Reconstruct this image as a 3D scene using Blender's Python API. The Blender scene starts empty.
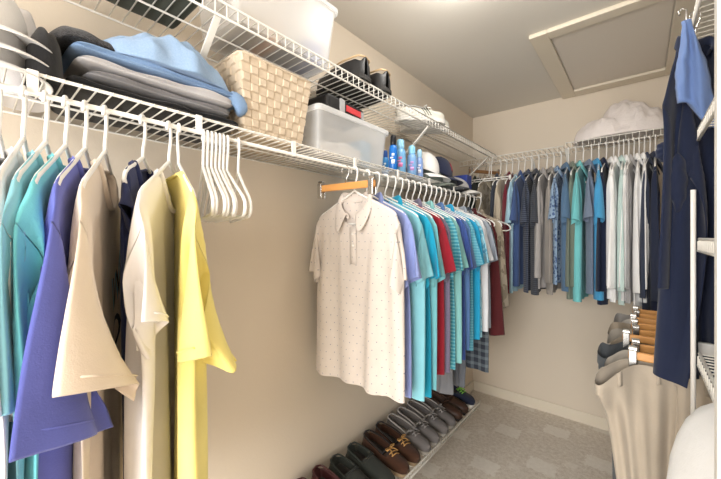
import bpy, math, random
import numpy as np
from mathutils import Vector, Matrix, noise
from math import sin, cos, pi, sqrt, radians

C = bpy.context.scene.collection
SC = bpy.context.scene

# ------------------------------------------------------------------ camera, world, lights, exposure
CAM_H = 1.38
cam_data = bpy.data.cameras.new('camera')
cam = bpy.data.objects.new('camera', cam_data)
C.objects.link(cam)
cam.location = (0, 0, CAM_H)
cam.rotation_euler = (pi / 2, 0, radians(40.3))
cam_data.sensor_width = 36.0
cam_data.lens = 36.0 * 330.0 / 721.0
cam_data.shift_y = -3.5 / 721.0
cam_data.clip_start = 0.02
SC.camera = cam

world = bpy.data.worlds.new('world')
SC.world = world
world.use_nodes = True
bg = world.node_tree.nodes['Background']
bg.inputs[0].default_value = (1.0, 0.98, 0.955, 1)
bg.inputs[1].default_value = 2.6

SC.view_settings.view_transform = 'Standard'
SC.view_settings.look = 'None'
SC.view_settings.gamma = 1.0
SC.view_settings.exposure = 0.14
SC.view_settings.use_curve_mapping = False

LAMP_STRENGTH = 24.0
# added fill light with no seen source, shining in through the doorway behind the camera
hall = bpy.data.lights.new('doorway_fill', 'AREA')
hall.shape = 'RECTANGLE'
hall.size = 2.2
hall.size_y = 1.8
hall.energy = 140.0
hall.color = (1.0, 0.98, 0.95)
fill_light_o = bpy.data.objects.new('doorway_fill', hall)
C.objects.link(fill_light_o)
fill_light_o.location = (-0.05, -2.2, 1.5)
fill_light_o.rotation_euler = (radians(93), 0, radians(4))

# room numbers (metres): wall at x = WL, back wall at y = YB
WL, WR, YB, YF, ZC = -1.15, 0.42, 2.92, -0.95, 2.44

# ------------------------------------------------------------------ materials
def srgb(r, g, b):
    def f(c):
        c /= 255.0
        return c / 12.92 if c <= 0.04045 else ((c + 0.055) / 1.055) ** 2.4
    return (f(r), f(g), f(b), 1.0)

_mats = {}

def new_mat(name):
    m = bpy.data.materials.new(name)
    m.use_nodes = True
    nt = m.node_tree
    return m, nt, nt.nodes['Principled BSDF']

def node(nt, kind, **kw):
    n = nt.nodes.new(kind)
    for k, v in kw.items():
        setattr(n, k, v)
    return n

def mth(nt, op, a, b=None):
    n = nt.nodes.new('ShaderNodeMath')
    n.operation = op
    for i, v in enumerate((a, b)):
        if v is None:
            continue
        if isinstance(v, (int, float)):
            n.inputs[i].default_value = v
        else:
            nt.links.new(v, n.inputs[i])
    return n.outputs[0]

def mixc(nt, fac, a, b):
    n = nt.nodes.new('ShaderNodeMix')
    n.data_type = 'RGBA'
    for s, v in ((0, fac), (6, a), (7, b)):
        if isinstance(v, (int, float, tuple)):
            n.inputs[s].default_value = v
        else:
            nt.links.new(v, n.inputs[s])
    return n.outputs[2]

def noise_tex(nt, scale, detail=3.0, vec=None, rough=0.55):
    n = node(nt, 'ShaderNodeTexNoise')
    n.inputs['Scale'].default_value = scale
    n.inputs['Detail'].default_value = detail
    n.inputs['Roughness'].default_value = rough
    if vec is not None:
        nt.links.new(vec, n.inputs['Vector'])
    return n.outputs['Fac']

def add_bump(nt, bs, height, strength, dist):
    b = node(nt, 'ShaderNodeBump')
    b.inputs['Strength'].default_value = strength
    b.inputs['Distance'].default_value = dist
    nt.links.new(height, b.inputs['Height'])
    nt.links.new(b.outputs[0], bs.inputs['Normal'])

def plain(name, col, rough=0.5, spec=0.5, metal=0.0):
    if name in _mats:
        return _mats[name]
    m, nt, bs = new_mat(name)
    bs.inputs['Base Color'].default_value = col
    bs.inputs['Roughness'].default_value = rough
    bs.inputs['Specular IOR Level'].default_value = spec
    bs.inputs['Metallic'].default_value = metal
    tc = node(nt, 'ShaderNodeTexCoord')
    f = noise_tex(nt, 14, 2, tc.outputs['Object'])
    nt.links.new(mth(nt, 'ADD', mth(nt, 'MULTIPLY', f, 0.12), rough - 0.06), bs.inputs['Roughness'])
    _mats[name] = m
    return m

def cloth(name, col, col2=None, pattern=None, scale=1.0, fuzz=0.35):
    """woven cloth: fine weave bump, faint mottling, optional pattern in the object's own coordinates"""
    if name in _mats:
        return _mats[name]
    m, nt, bs = new_mat(name)
    tc = node(nt, 'ShaderNodeTexCoord')
    ob = tc.outputs['Object']
    mott = noise_tex(nt, 9, 4, ob)
    dark = tuple(c * 0.86 for c in col[:3]) + (1,)
    light = tuple(min(1, c * 1.07) for c in col[:3]) + (1,)
    base = mixc(nt, mott, dark, light)
    if pattern:
        sep = node(nt, 'ShaderNodeSeparateXYZ')
        nt.links.new(ob, sep.inputs[0])
        X, Z = sep.outputs[0], sep.outputs[2]
        if pattern == 'stripe':
            s = mth(nt, 'SINE', mth(nt, 'MULTIPLY', Z, 2 * pi / (0.022 * scale)))
            fac = mth(nt, 'GREATER_THAN', s, 0.25)
        elif pattern == 'dots':
            p = 0.030 * scale
            row = mth(nt, 'FLOOR', mth(nt, 'DIVIDE', Z, p))
            off = mth(nt, 'MULTIPLY', mth(nt, 'PINGPONG', row, 1.0), 0.5)
            fx = mth(nt, 'SUBTRACT', mth(nt, 'FRACT', mth(nt, 'ADD', mth(nt, 'DIVIDE', X, p), off)), 0.5)
            fz = mth(nt, 'SUBTRACT', mth(nt, 'FRACT', mth(nt, 'DIVIDE', Z, p)), 0.5)
            d = mth(nt, 'ADD', mth(nt, 'MULTIPLY', fx, fx), mth(nt, 'MULTIPLY', fz, fz))
            fac = mth(nt, 'LESS_THAN', d, 0.0045)
        elif pattern == 'floral':
            v = node(nt, 'ShaderNodeTexVoronoi')
            v.inputs['Scale'].default_value = 34 / scale
            mp = noise_tex(nt, 20, 3, ob)
            nt.links.new(ob, v.inputs['Vector'])
            fac = mth(nt, 'GREATER_THAN', mth(nt, 'ADD', v.outputs['Distance'], mth(nt, 'MULTIPLY', mp, 0.7)), 0.78)
        elif pattern == 'heather':
            fac = mth(nt, 'MULTIPLY', noise_tex(nt, 260, 2, ob), 0.9)
        elif pattern == 'plaid':
            a = mth(nt, 'GREATER_THAN', mth(nt, 'SINE', mth(nt, 'MULTIPLY', Z, 150 / scale)), 0.3)
            b = mth(nt, 'GREATER_THAN', mth(nt, 'SINE', mth(nt, 'MULTIPLY', X, 150 / scale)), 0.3)
            fac = mth(nt, 'MULTIPLY', mth(nt, 'ADD', a, b), 0.4)
        elif pattern == 'camo':
            fac = mth(nt, 'GREATER_THAN', noise_tex(nt, 16 / scale, 2, ob), 0.52)
        base = mixc(nt, fac, base, col2)
    nt.links.new(base, bs.inputs['Base Color'])
    bs.inputs['Roughness'].default_value = 0.9
    bs.inputs['Specular IOR Level'].default_value = 0.15
    bs.inputs['Sheen Weight'].default_value = fuzz * 0.4
    bs.inputs['Sheen Roughness'].default_value = 0.6
    h1 = noise_tex(nt, 480, 2, ob)
    h2 = noise_tex(nt, 26, 4, ob)
    add_bump(nt, bs, mth(nt, 'ADD', mth(nt, 'MULTIPLY', h1, 0.25), h2), 0.28, 0.006)
    _mats[name] = m
    return m

def wall_mat(name, col, bump=0.12):
    m, nt, bs = new_mat(name)
    tc = node(nt, 'ShaderNodeTexCoord')
    ob = tc.outputs['Object']
    f = noise_tex(nt, 2.2, 3, ob)
    nt.links.new(mixc(nt, f, tuple(c * 0.97 for c in col[:3]) + (1,), col), bs.inputs['Base Color'])
    bs.inputs['Roughness'].default_value = 0.85
    bs.inputs['Specular IOR Level'].default_value = 0.2
    add_bump(nt, bs, noise_tex(nt, 130, 3, ob), bump, 0.004)
    return m

def carpet_mat():
    m, nt, bs = new_mat('carpet')
    tc = node(nt, 'ShaderNodeTexCoord')
    ob = tc.outputs['Object']
    sp = noise_tex(nt, 210, 3, ob, 0.7)
    md = noise_tex(nt, 45, 3, ob)
    ramp = node(nt, 'ShaderNodeValToRGB')
    ramp.color_ramp.elements[0].position = 0.36
    ramp.color_ramp.elements[0].color = srgb(204, 192, 176)
    ramp.color_ramp.elements[1].position = 0.64
    ramp.color_ramp.elements[1].color = srgb(246, 239, 229)
    nt.links.new(mth(nt, 'ADD', mth(nt, 'MULTIPLY', sp, 0.6), mth(nt, 'MULTIPLY', md, 0.4)), ramp.inputs[0])
    sep = node(nt, 'ShaderNodeSeparateXYZ')
    nt.links.new(ob, sep.inputs[0])
    wob = mth(nt, 'MULTIPLY', mth(nt, 'SUBTRACT', noise_tex(nt, 60, 2, ob), 0.5), 0.05)
    def lattice(ox, oy, hx, hy):
        def ax(c, o, per, half):
            fr = mth(nt, 'FRACT', mth(nt, 'DIVIDE', mth(nt, 'SUBTRACT', c, o), per))
            d = mth(nt, 'MULTIPLY', mth(nt, 'ABSOLUTE', mth(nt, 'SUBTRACT', fr, 0.5)), per)
            return mth(nt, 'LESS_THAN', mth(nt, 'ADD', d, wob), half)
        return mth(nt, 'MULTIPLY', ax(sep.outputs[0], ox - 0.265, 0.53, hx), ax(sep.outputs[1], oy - 0.23, 0.46, hy))
    big = mth(nt, 'MAXIMUM', lattice(-0.715, 2.46, 0.075, 0.062), lattice(-0.45, 2.67, 0.075, 0.062))
    small = mth(nt, 'MAXIMUM', lattice(-0.58, 2.56, 0.03, 0.03), lattice(-0.85, 2.33, 0.03, 0.03))
    msk = mth(nt, 'MAXIMUM', mth(nt, 'MULTIPLY', big, 0.6), mth(nt, 'MULTIPLY', small, 0.35))
    col = mixc(nt, msk, ramp.outputs[0], srgb(248, 243, 234))
    nt.links.new(col, bs.inputs['Base Color'])
    bs.inputs['Roughness'].default_value = 1.0
    bs.inputs['Specular IOR Level'].default_value = 0.05
    add_bump(nt, bs, sp, 0.45, 0.010)
    return m

def clear_plastic(name, tint=(0.93, 0.94, 0.95, 1), alpha=0.45, rough=0.25):
    m, nt, bs = new_mat(name)
    bs.inputs['Base Color'].default_value = tint
    bs.inputs['Roughness'].default_value = rough
    tr = node(nt, 'ShaderNodeBsdfTransparent')
    tl = node(nt, 'ShaderNodeBsdfTranslucent')
    tl.inputs[0].default_value = tint
    mx0 = node(nt, 'ShaderNodeMixShader')
    mx0.inputs[0].default_value = 0.4
    mx = node(nt, 'ShaderNodeMixShader')
    mx.inputs[0].default_value = alpha
    nt.links.new(bs.outputs[0], mx0.inputs[1])
    nt.links.new(tl.outputs[0], mx0.inputs[2])
    nt.links.new(tr.outputs[0], mx.inputs[1])
    nt.links.new(mx0.outputs[0], mx.inputs[2])
    nt.links.new(mx.outputs[0], nt.nodes['Material Output'].inputs[0])
    return m

def basket_mat():
    m, nt, bs = new_mat('woven_strap')
    tc = node(nt, 'ShaderNodeTexCoord')
    ob = tc.outputs['Object']
    f = noise_tex(nt, 60, 3, ob)
    bs.inputs['Roughness'].default_value = 0.75
    nt.links.new(mixc(nt, f, srgb(196, 178, 154), srgb(220, 204, 182)), bs.inputs['Base Color'])
    add_bump(nt, bs, noise_tex(nt, 300, 2, ob), 0.3, 0.003)
    return m

def wood_mat(name, c1, c2):
    m, nt, bs = new_mat(name)
    tc = node(nt, 'ShaderNodeTexCoord')
    mp = node(nt, 'ShaderNodeMapping')
    mp.inputs['Scale'].default_value = (4, 60, 60)
    nt.links.new(tc.outputs['Object'], mp.inputs[0])
    f = noise_tex(nt, 1.6, 4, mp.outputs[0])
    nt.links.new(mixc(nt, f, c1, c2), bs.inputs['Base Color'])
    bs.inputs['Roughness'].default_value = 0.38
    return m

def emit_mat(name, col, strength):
    m, nt, bs = new_mat(name)
    bs.inputs['Base Color'].default_value = (0.9, 0.9, 0.9, 1)
    bs.inputs['Emission Color'].default_value = col
    bs.inputs['Emission Strength'].default_value = strength
    return m

M_WALL = wall_mat('wall_paint', srgb(222, 210, 193))
M_CEIL = wall_mat('ceiling_paint', srgb(226, 221, 212), 0.2)
M_TRIM = plain('trim_paint', srgb(226, 216, 198), 0.45)
M_WHITE = plain('white_plastic', srgb(238, 236, 232), 0.35)
M_WIRE = plain('white_coated_wire', srgb(232, 229, 222), 0.4)
M_CARPET = carpet_mat()
M_CHROME = plain('chrome', (0.55, 0.54, 0.52, 1), 0.25, 0.5, 1.0)
M_WOOD = wood_mat('hanger_wood', srgb(196, 132, 66), srgb(222, 164, 98))
M_DARKWOOD = wood_mat('dark_hanger_wood', srgb(120, 84, 50), srgb(150, 110, 70))

# ------------------------------------------------------------------ mesh helpers
class MB:
    def __init__(self):
        self.v, self.f = [], []

    def add(self, vs, fs):
        o = len(self.v)
        self.v += [tuple(p) for p in vs]
        self.f += [tuple(i + o for i in q) for q in fs]
        return o

    def box(self, x0, x1, y0, y1, z0, z1):
        vs = [(x, y, z) for z in (z0, z1) for y in (y0, y1) for x in (x0, x1)]
        self.add(vs, [(0, 2, 3, 1), (4, 5, 7, 6), (0, 1, 5, 4), (2, 6, 7, 3), (0, 4, 6, 2), (1, 3, 7, 5)])
        return self

    def loft(self, rings, closed=True, cap0=False, cap1=False):
        n = len(rings[0])
        o = len(self.v)
        for r in rings:
            self.v += [tuple(p) for p in r]
        m = n if closed else n - 1
        for i in range(len(rings) - 1):
            for j in range(m):
                a, b = o + i * n + j, o + i * n + (j + 1) % n
                self.f.append((a, b, b + n, a + n))
        if cap0:
            self.f.append(tuple(o + j for j in reversed(range(n))))
        if cap1:
            k = o + (len(rings) - 1) * n
            self.f.append(tuple(k + j for j in range(n)))
        return self

    def tube(self, pts, r, n=8, closed=False, flat=1.0):
        pts = [Vector(p) for p in pts]
        k = len(pts)
        rr = r if isinstance(r, (list, tuple)) else [r] * k
        tans = []
        for i in range(k):
            if closed:
                t = pts[(i + 1) % k] - pts[i - 1]
            else:
                t = pts[min(i + 1, k - 1)] - pts[max(i - 1, 0)]
            tans.append(t.normalized() if t.length > 1e-9 else Vector((0, 0, 1)))
        up = Vector((0, 1, 0)) if abs(tans[0].y) < 0.9 else Vector((1, 0, 0))
        nrm = (up - tans[0] * up.dot(tans[0])).normalized()
        rings = []
        for i in range(k):
            nrm = (nrm - tans[i] * nrm.dot(tans[i])).normalized()
            bn = tans[i].cross(nrm)
            rings.append([pts[i] + (nrm * cos(2 * pi * j / n) + bn * sin(2 * pi * j / n) * flat) * rr[i] for j in range(n)])
        if closed:
            rings.append(rings[0])
        self.loft(rings, True, not closed, not closed)
        return self

    def lathe(self, prof, n=20, cx=0, cy=0):
        self.loft([[(cx + r * cos(2 * pi * j / n), cy + r * sin(2 * pi * j / n), z) for j in range(n)] for r, z in prof], True, True, True)
        return self

    def build(self, name, mat, parent=None, smooth=True, bevel=0.0, sub=0, solid=0.0, mats=None):
        me = bpy.data.meshes.new(name)
        me.from_pydata(self.v, [], self.f)
        me.update()
        if smooth:
            me.polygons.foreach_set('use_smooth', [True] * len(me.polygons))
        me.materials.append(mat)
        o = bpy.data.objects.new(name, me)
        C.objects.link(o)
        if parent is not None:
            o.parent = parent
        if bevel:
            b = o.modifiers.new('bevel', 'BEVEL')
            b.width = bevel
            b.segments = 2
            b.limit_method = 'ANGLE'
        if solid:
            s = o.modifiers.new('thickness', 'SOLIDIFY')
            s.thickness = solid
            s.offset = 0
        if sub:
            s = o.modifiers.new('smooth', 'SUBSURF')
            s.levels = s.render_levels = sub
        return o

def tag(o, label, cat, group=None):
    o['label'] = label
    o['category'] = cat
    if group:
        o['group'] = group
    return o

def thing(name, label, cat, loc=(0, 0, 0), rot=(0, 0, 0), group=None):
    o = bpy.data.objects.new(name, None)
    o.empty_display_size = 0.05
    C.objects.link(o)
    o.location = loc
    o.rotation_euler = rot
    return tag(o, label, cat, group)

def struct(name, mb, mat, bevel=0.0, parent=None):
    o = mb.build(name, mat, parent, smooth=False, bevel=bevel)
    if parent is None:
        o['kind'] = 'structure'
    return o

def sm(a, b, x):
    if b == a:
        return 1.0 if x >= b else 0.0
    t = min(1, max(0, (x - a) / (b - a)))
    return t * t * (3 - 2 * t)

def lerp(a, b, t):
    return a + (b - a) * t

def nz(x, y, z):
    return noise.noise(Vector((x, y, z)))

def ridged(x, y, z):
    return 1 - abs(nz(x, y, z)) * 2

# ------------------------------------------------------------------ room
struct('floor', MB().box(WL - .1, WR + .1, YF - 2.0, YB + .1, -.08, 0), M_CARPET)
struct('ceiling', MB().box(WL - .1, WR + .1, YF - .1, YB + .1, ZC, ZC + .08), M_CEIL)
struct('wall_left', MB().box(WL - .1, WL, YF - .1, YB + .1, 0, ZC), M_WALL)
struct('wall_back', MB().box(WL, WR, YB, YB + .1, 0, ZC), M_WALL)
struct('wall_right', MB().box(WR, WR + .1, YF - .1, YB + .1, 0, ZC), M_WALL)
wf = MB().box(WL, -0.80, YF - .1, YF, 0, ZC)
wf.box(-0.80, WR, YF - .1, YF, 2.10, ZC)
struct('wall_front', wf, M_WALL)
def skirting(name, x0, x1, y0, y1):
    struct(name, MB().box(x0, x1, y0, y1, 0, .085), M_TRIM, .004)
skirting('baseboard_left', WL, WL + .012, YF, YB)
skirting('baseboard_back', WL + .012, WR, YB - .012, YB)
skirting('baseboard_right', WR - .012, WR, YF, YB - .012)

# attic hatch in the ceiling
hx0, hx1, hy0, hy1 = -0.45, 0.19, 1.905, 2.905
hatch = struct('trim_1', MB().box(hx0, hx0 + .085, hy0, hy1, ZC - .022, ZC).box(hx1 - .07, hx1, hy0, hy1, ZC - .022, ZC)
               .box(hx0 + .085, hx1 - .07, hy0, hy0 + .07, ZC - .022, ZC).box(hx0 + .085, hx1 - .07, hy1 - .1, hy1, ZC - .022, ZC), M_TRIM, .004)
struct('hatch_panel', MB().box(hx0 + .09, hx1 - .075, hy0 + .075, hy1 - .105, ZC - .008, ZC + .01), wall_mat('hatch_paint', srgb(229, 221, 210)), .002, hatch)
# doorway jamb at the near end of the shelves by the right wall
struct('trim_2', MB().box(0.073, WR, .60, .625, 0, ZC), plain('jamb_paint', srgb(232, 230, 226), .4), .003)

# ceiling lamp: a shallow glass dome
lamp = thing('ceiling_light', 'round white frosted dome ceiling light above the aisle', 'ceiling light', (-.47, 1.22, ZC))
MB().lathe([(.02, 0), (.155, 0), (.165, -.012), (.15, -.022), (.02, -.022)], 32).build('base', M_WHITE, lamp)
MB().lathe([(.147, -.022), (.146, -.045), (.134, -.07), (.108, -.092), (.07, -.107), (.03, -.114), (.003, -.115)], 32).build(
    'lamp_shade', emit_mat('lamp_glow', (1.0, 0.96, 0.9, 1), LAMP_STRENGTH), lamp)

# ------------------------------------------------------------------ wire shelves
LEFT = lambda l, d, z: (WL + d, l, z)          # along +Y, out from the left wall
BACK = lambda l, d, z: (l, YB - d, z)          # along +X, out from the back wall
RIGHT = lambda l, d, z: (WR - d, l, z)

def wire_shelf(label, fmap, l0, l1, depth, z, pitch, kind, braces=(), plates=(), lip=.04, group='white wire shelves', endposts=False):
    t = thing('wire_shelf', label, 'wire shelf', fmap((l0 + l1) / 2, 0, z), (0, 0, 0), group)
    base = Vector(t.location)
    g = lambda l, d, zz: tuple(Vector(fmap(l, d, zz)) - base)
    e = .004
    MB().tube([g(l0, depth, z), g(l1, depth, z)], .0036, 8).build('front_rail', M_WIRE, t)
    rr = .0034 if kind == 'lip' else .0055
    zl = z - lip
    if kind == 'lip':
        MB().tube([g(l0, depth + .002, zl), g(l1, depth + .002, zl)], rr, 8).build('lip_rail', M_WIRE, t)
    else:
        MB().tube([g(l0, depth + .004, zl), g(l1 - .01, depth + .004, zl), g(l1, depth + .002, zl + .006), g(l1 + .006, depth, zl + .02), g(l1, depth, z)], rr, 8).build('hang_rail', M_WIRE, t)
    MB().tube([g(l0, e, z - .003), g(l1, e, z - .003)], .003, 6).build('back_rail', M_WIRE, t)
    MB().tube([g(l0, depth * .5, z - .0055), g(l1, depth * .5, z - .0055)], .003, 6).build('middle_rail', M_WIRE, t)
    w = MB()
    n = int((l1 - l0) / pitch)
    for i in range(n + 1):
        l = l0 + .004 + i * pitch
        if kind == 'lip':
            w.tube([g(l, e, z), g(l, depth - .004, z), g(l, depth + .003, z - .006), g(l, depth + .003, zl)], .0019, 5)
        else:
            w.tube([g(l, e, z), g(l, depth + .0075, z)], .0019, 5)
    w.build('deck_wires', M_WIRE, t)
    for l in braces:
        a, b = Vector(g(l, depth - .004, zl)), Vector(g(l, .004, z - .30))
        mb = MB()
        side = Vector(g(l + .009, 0, z)) - Vector(g(l, 0, z))
        d = (b - a).normalized()
        nn = d.cross(side).normalized() * .003
        vs = []
        for p in (a, b):
            vs += [p - side - nn, p + side - nn, p + side + nn, p - side + nn]
        mb.add(vs, [(0, 1, 5, 4), (1, 2, 6, 5), (2, 3, 7, 6), (3, 0, 4, 7), (0, 3, 2, 1), (4, 5, 6, 7)])
        mb.build('brace', M_WIRE, t, smooth=False, bevel=.001)
    for l in plates:
        p0, p1 = g(l - .008, depth + .0035, zl - .006), g(l + .008, depth + .0085, z + .004)
        x0, x1 = sorted((p0[0], p1[0]))
        y0, y1 = sorted((p0[1], p1[1]))
        MB().box(x0, x1, y0, y1, p0[2], p1[2]).build('rail_clip', M_WHITE, t, smooth=False, bevel=.0015)
    return t

ZU, ZL = 2.0, 1.677
D = .305
wire_shelf('upper white wire shelf with the clear bin and black shoes on it', LEFT, YF + .02, YB - .32, D, ZU, .0318, 'lip', braces=(.42, 1.56, 2.45))
wire_shelf('lower white wire shelf with hanging rail under basket and jeans', LEFT, YF + .02, 2.29, D, ZL, .0254, 'rod', braces=(), plates=[.072 + .295 * k for k in range(8)], lip=.038)
wire_shelf('white wire shelf across the corner of the back wall', BACK, WL + .01, -.40, D, ZU - .005, .0318, 'lip', braces=(-.6,))
wire_shelf('white wire shelf holding the fluffy blanket on the back wall', BACK, -.39, WR - .01, D, ZU + .012, .0318, 'lip', braces=(-.385, .2))
wire_shelf('uppermost wire shelf on the wall behind the navy robe', RIGHT, .64, 1.75, D, ZU, .0318, 'lip')
# shelf tower beside the jamb, with its post
for zz, what in ((1.655, 'wire shelf of the tower level with the robe shoulder'), (1.372, 'wire shelf of the tower at eye level with a short white lip'), (1.08, 'lowest wire shelf of the tower with folded clothes')):
    wire_shelf(what, RIGHT, .63, 1.20, D, zz, .0254, 'lip', lip=.03, group='tower shelves')
tag(MB().tube([(.105, 1.215, .86), (.105, 1.215, 1.50)], .0055, 10).build('support_post', M_WHITE), 'slim white upright post at the corner of the shelf tower', 'post')

# shoe shelf, low on the wall, tilted a little to the front
SH_F, SH_B, SH_X = .215, .265, D
def shoe_z(x):
    return SH_F + (WL + D - x) / D * (SH_B - SH_F)
sh = thing('shoe_shelf', 'low white wire shoe shelf along the wall near the carpet', 'shoe shelf', (WL, 1.4, SH_F))
def sg(l, d, z):
    return (d, l - 1.4, z - SH_F)
MB().tube([sg(.55, D, SH_F), sg(2.27, D, SH_F)], .0055, 8).build('front_rail', M_WIRE, sh)
MB().tube([sg(.55, D + .003, SH_F + .03), sg(2.27, D + .003, SH_F + .03)], .004, 8).build('lip_rail', M_WIRE, sh)
MB().tube([sg(.55, .005, SH_B), sg(2.27, .005, SH_B)], .003, 6).build('back_rail', M_WIRE, sh)
w = MB()
for i in range(68):
    l = .555 + i * .0254
    w.tube([sg(l, .004, SH_B), sg(l, D, SH_F), sg(l, D + .004, SH_F + .03)], .0018, 5)
w.build('deck_wires', M_WIRE, sh)
for l in (.8, 1.5, 2.2):
    MB().tube([sg(l, D - .01, SH_F - .008), sg(l, .006, .05)], .006, 6).build('brace', M_WIRE, sh)

# ------------------------------------------------------------------ hangers
def hanger_mesh(neck, half=.2, slope=.5, r=.0040):
    """one-piece tubular hanger: hook round a rail at the origin, apex at z = -neck, in the local XZ plane"""
    mb = MB()
    R = .0155
    cz = -.0085
    pts = []
    for k in range(13):                      # tip, over the rail, down to the stem
        a = radians(-25 + 205 * k / 12)
        pts.append((-R * cos(a), 0, cz + R * sin(a)))
    pts += [(R * .98, 0, cz - .02), (R * .6, 0, cz - .04), (R * .15, 0, -neck * .75), (0, 0, -neck + .012), (0, 0, -neck - .004)]
    mb.tube(pts, r * .92, 8)
    zt = -neck - slope * half
    rr = .018
    loop = [(0, 0, -neck), (half * .5, 0, -neck - slope * half * .5), (half - .02, 0, zt + .012), (half - .004, 0, zt + .0), (half, 0, zt - .012), (half - .008, 0, zt - .024), (half - .024, 0, zt - .029)]
    pts = loop + [(0, 0, zt - .03)] + [(-x, y, z) for x, y, z in reversed(loop)][:-1]
    mb.tube(pts, r, 8, closed=True)
    return mb

_hang = {}

def plastic_hanger(loc, yaw, label, neck=.085, half=.2, group='white plastic hangers', lean=0.0):
    key = (neck, half)
    if key not in _hang:
        o = hanger_mesh(neck, half).build('plastic_hanger', M_WHITE)
        _hang[key] = o
    else:
        o = _hang[key].copy()
        C.objects.link(o)
    o.location = loc
    o.rotation_euler = (lean, 0, radians(yaw))
    return tag(o, label, 'hanger', group)

# ------------------------------------------------------------------ garments
class Drape:
    """A shirt cut from two flat layers (front, back, sleeves) let down on a hanger by a small cloth solver.
    Apex of the hanger at the origin, hanger in the XZ plane, front faces -y."""
    NX, NZ = 28, 26

    def __init__(s, sw=.235, cw=.25, L=.74, neck=.082, dip=.075, ls=.24, lw=.19, delta=38, seed=0, half=.195, ymax=.06, P=10,
                 push=(0, 0), steps=170, iters=9, slack=1.0, gap=.004, hem_taper=.0, bulge=.012):
        s.__dict__.update(locals())
        s.build()
        s.solve()

    def ztop(s, x, side, slope=.5):
        a = abs(x)
        base = -slope * min(a, s.half) - .36 * max(0, a - s.half) + .018
        if a < s.neck:
            q = (1 - (a / s.neck) ** 2) ** .5
            b = -slope * s.neck + .018
            return b - s.dip * q if side == 0 else b + .014 * q
        return base

    def build(s):
        NX, NZ, P = s.NX, s.NZ, s.P
        pts, s.idx = [], {}
        tip = s.ztop(s.sw, 1)
        hemz = -s.L
        s.k = k = max(4, int(round((.215 / (s.L + tip)) * NZ)))
        def hw(v):
            vk = k / NZ
            a = min(1, v / vk)
            return s.sw + (s.cw - s.sw) * a * a + s.hem_taper * max(0, v - vk)
        # columns concentrate a little near the neck edges
        ts = [-1 + 2 * j / NX for j in range(NX + 1)]
        jn = min(range(NX + 1), key=lambda j: abs(ts[j] * s.sw - s.neck))
        s.jn0, s.jn1 = NX - jn, jn
        sc = s.neck / (ts[jn] * s.sw)
        def col(t):
            a = abs(t)
            tn = ts[jn]
            a = a * sc if a <= tn else tn * sc + (a - tn) * (1 - tn * sc) / (1 - tn)
            return a if t >= 0 else -a
        s.ts = [col(t) for t in ts]
        front = np.full((NZ + 1, NX + 1), -1, int)
        back = np.full((NZ + 1, NX + 1), -1, int)
        def new(x, y, z):
            pts.append((x, y, z))
            return len(pts) - 1
        flat = {}
        for i in range(NZ + 1):
            v = i / NZ
            for j in range(NX + 1):
                t = s.ts[j]
                x0 = t * s.sw
                merged = (i == 0 and (j <= s.jn0 or j >= s.jn1)) or (j in (0, NX) and (i >= k or i == 0))
                for side, arr in ((0, front), (1, back)):
                    if side == 1 and merged:
                        arr[i, j] = front[i, j]
                        continue
                    zt = s.ztop(x0, side)
                    z = zt + (hemz - zt) * v
                    y = 0 if merged else (-1 if side == 0 else 1) * (.008 + .004 * (1 - t * t))
                    arr[i, j] = new(t * hw(v), y, z)
        s.front, s.back = front, back
        s.slf = {}
        d = np.radians(s.delta)
        for sg in (-1, 1):
            c = 0 if sg < 0 else NX
            fa = np.full((k + 1, P + 1), -1, int)
            ba = np.full((k + 1, P + 1), -1, int)
            S = np.array(pts[front[0, c]])
            A = np.array(pts[front[k, c]])
            O = S + s.ls * np.array([sg * np.cos(d), 0, -np.sin(d)])
            I = O + s.lw * np.array([-sg * np.sin(d), 0, -np.cos(d)])
            for i in range(k + 1):
                q = i / k
                for p in range(P + 1):
                    if p == 0:
                        fa[i, 0], ba[i, 0] = front[i, c], back[i, c]
                        continue
                    u = p / P
                    pos = (S * (1 - q) + A * q) * (1 - u) + (O * (1 - q) + I * q) * u
                    mg = i in (0, k)
                    y = 0 if mg else .006
                    fa[i, p] = new(pos[0], -y, pos[2])
                    ba[i, p] = fa[i, p] if mg else new(pos[0], y, pos[2])
            s.slf[sg] = (fa, ba)
        s.X = np.array(pts, float)
        # constraints
        con = {}
        def link(a, b, kk):
            if a != b:
                con.setdefault((min(a, b), max(a, b)), kk)
        def grid(g):
            n, m = g.shape
            for i in range(n):
                for j in range(m):
                    if j + 1 < m: link(g[i, j], g[i, j + 1], 1.0)
                    if i + 1 < n: link(g[i, j], g[i + 1, j], 1.0)
                    if i + 1 < n and j + 1 < m:
                        link(g[i, j], g[i + 1, j + 1], .5)
                        link(g[i + 1, j], g[i, j + 1], .5)
                    if j + 2 < m: link(g[i, j], g[i, j + 2], .12)
                    if i + 2 < n: link(g[i, j], g[i + 2, j], .12)
        for g in (front, back) + s.slf[-1] + s.slf[1]:
            grid(g)
        keys = list(con)
        s.cols = []
        used = []
        assign = []
        for a, b in keys:
            for ci, u in enumerate(used):
                if a not in u and b not in u:
                    break
            else:
                used.append(set())
                assign_new = []
                s.cols.append(assign_new)
                ci, u = len(used) - 1, used[-1]
            u.add(a); u.add(b)
            s.cols[ci].append((a, b))
        out = []
        for c in s.cols:
            a = np.array([q[0] for q in c]); b = np.array([q[1] for q in c])
            kk = np.array([con[q] for q in c])
            out.append((a, b, np.linalg.norm(s.X[a] - s.X[b], axis=1) * s.slack, kk))
        s.cols = out

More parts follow.
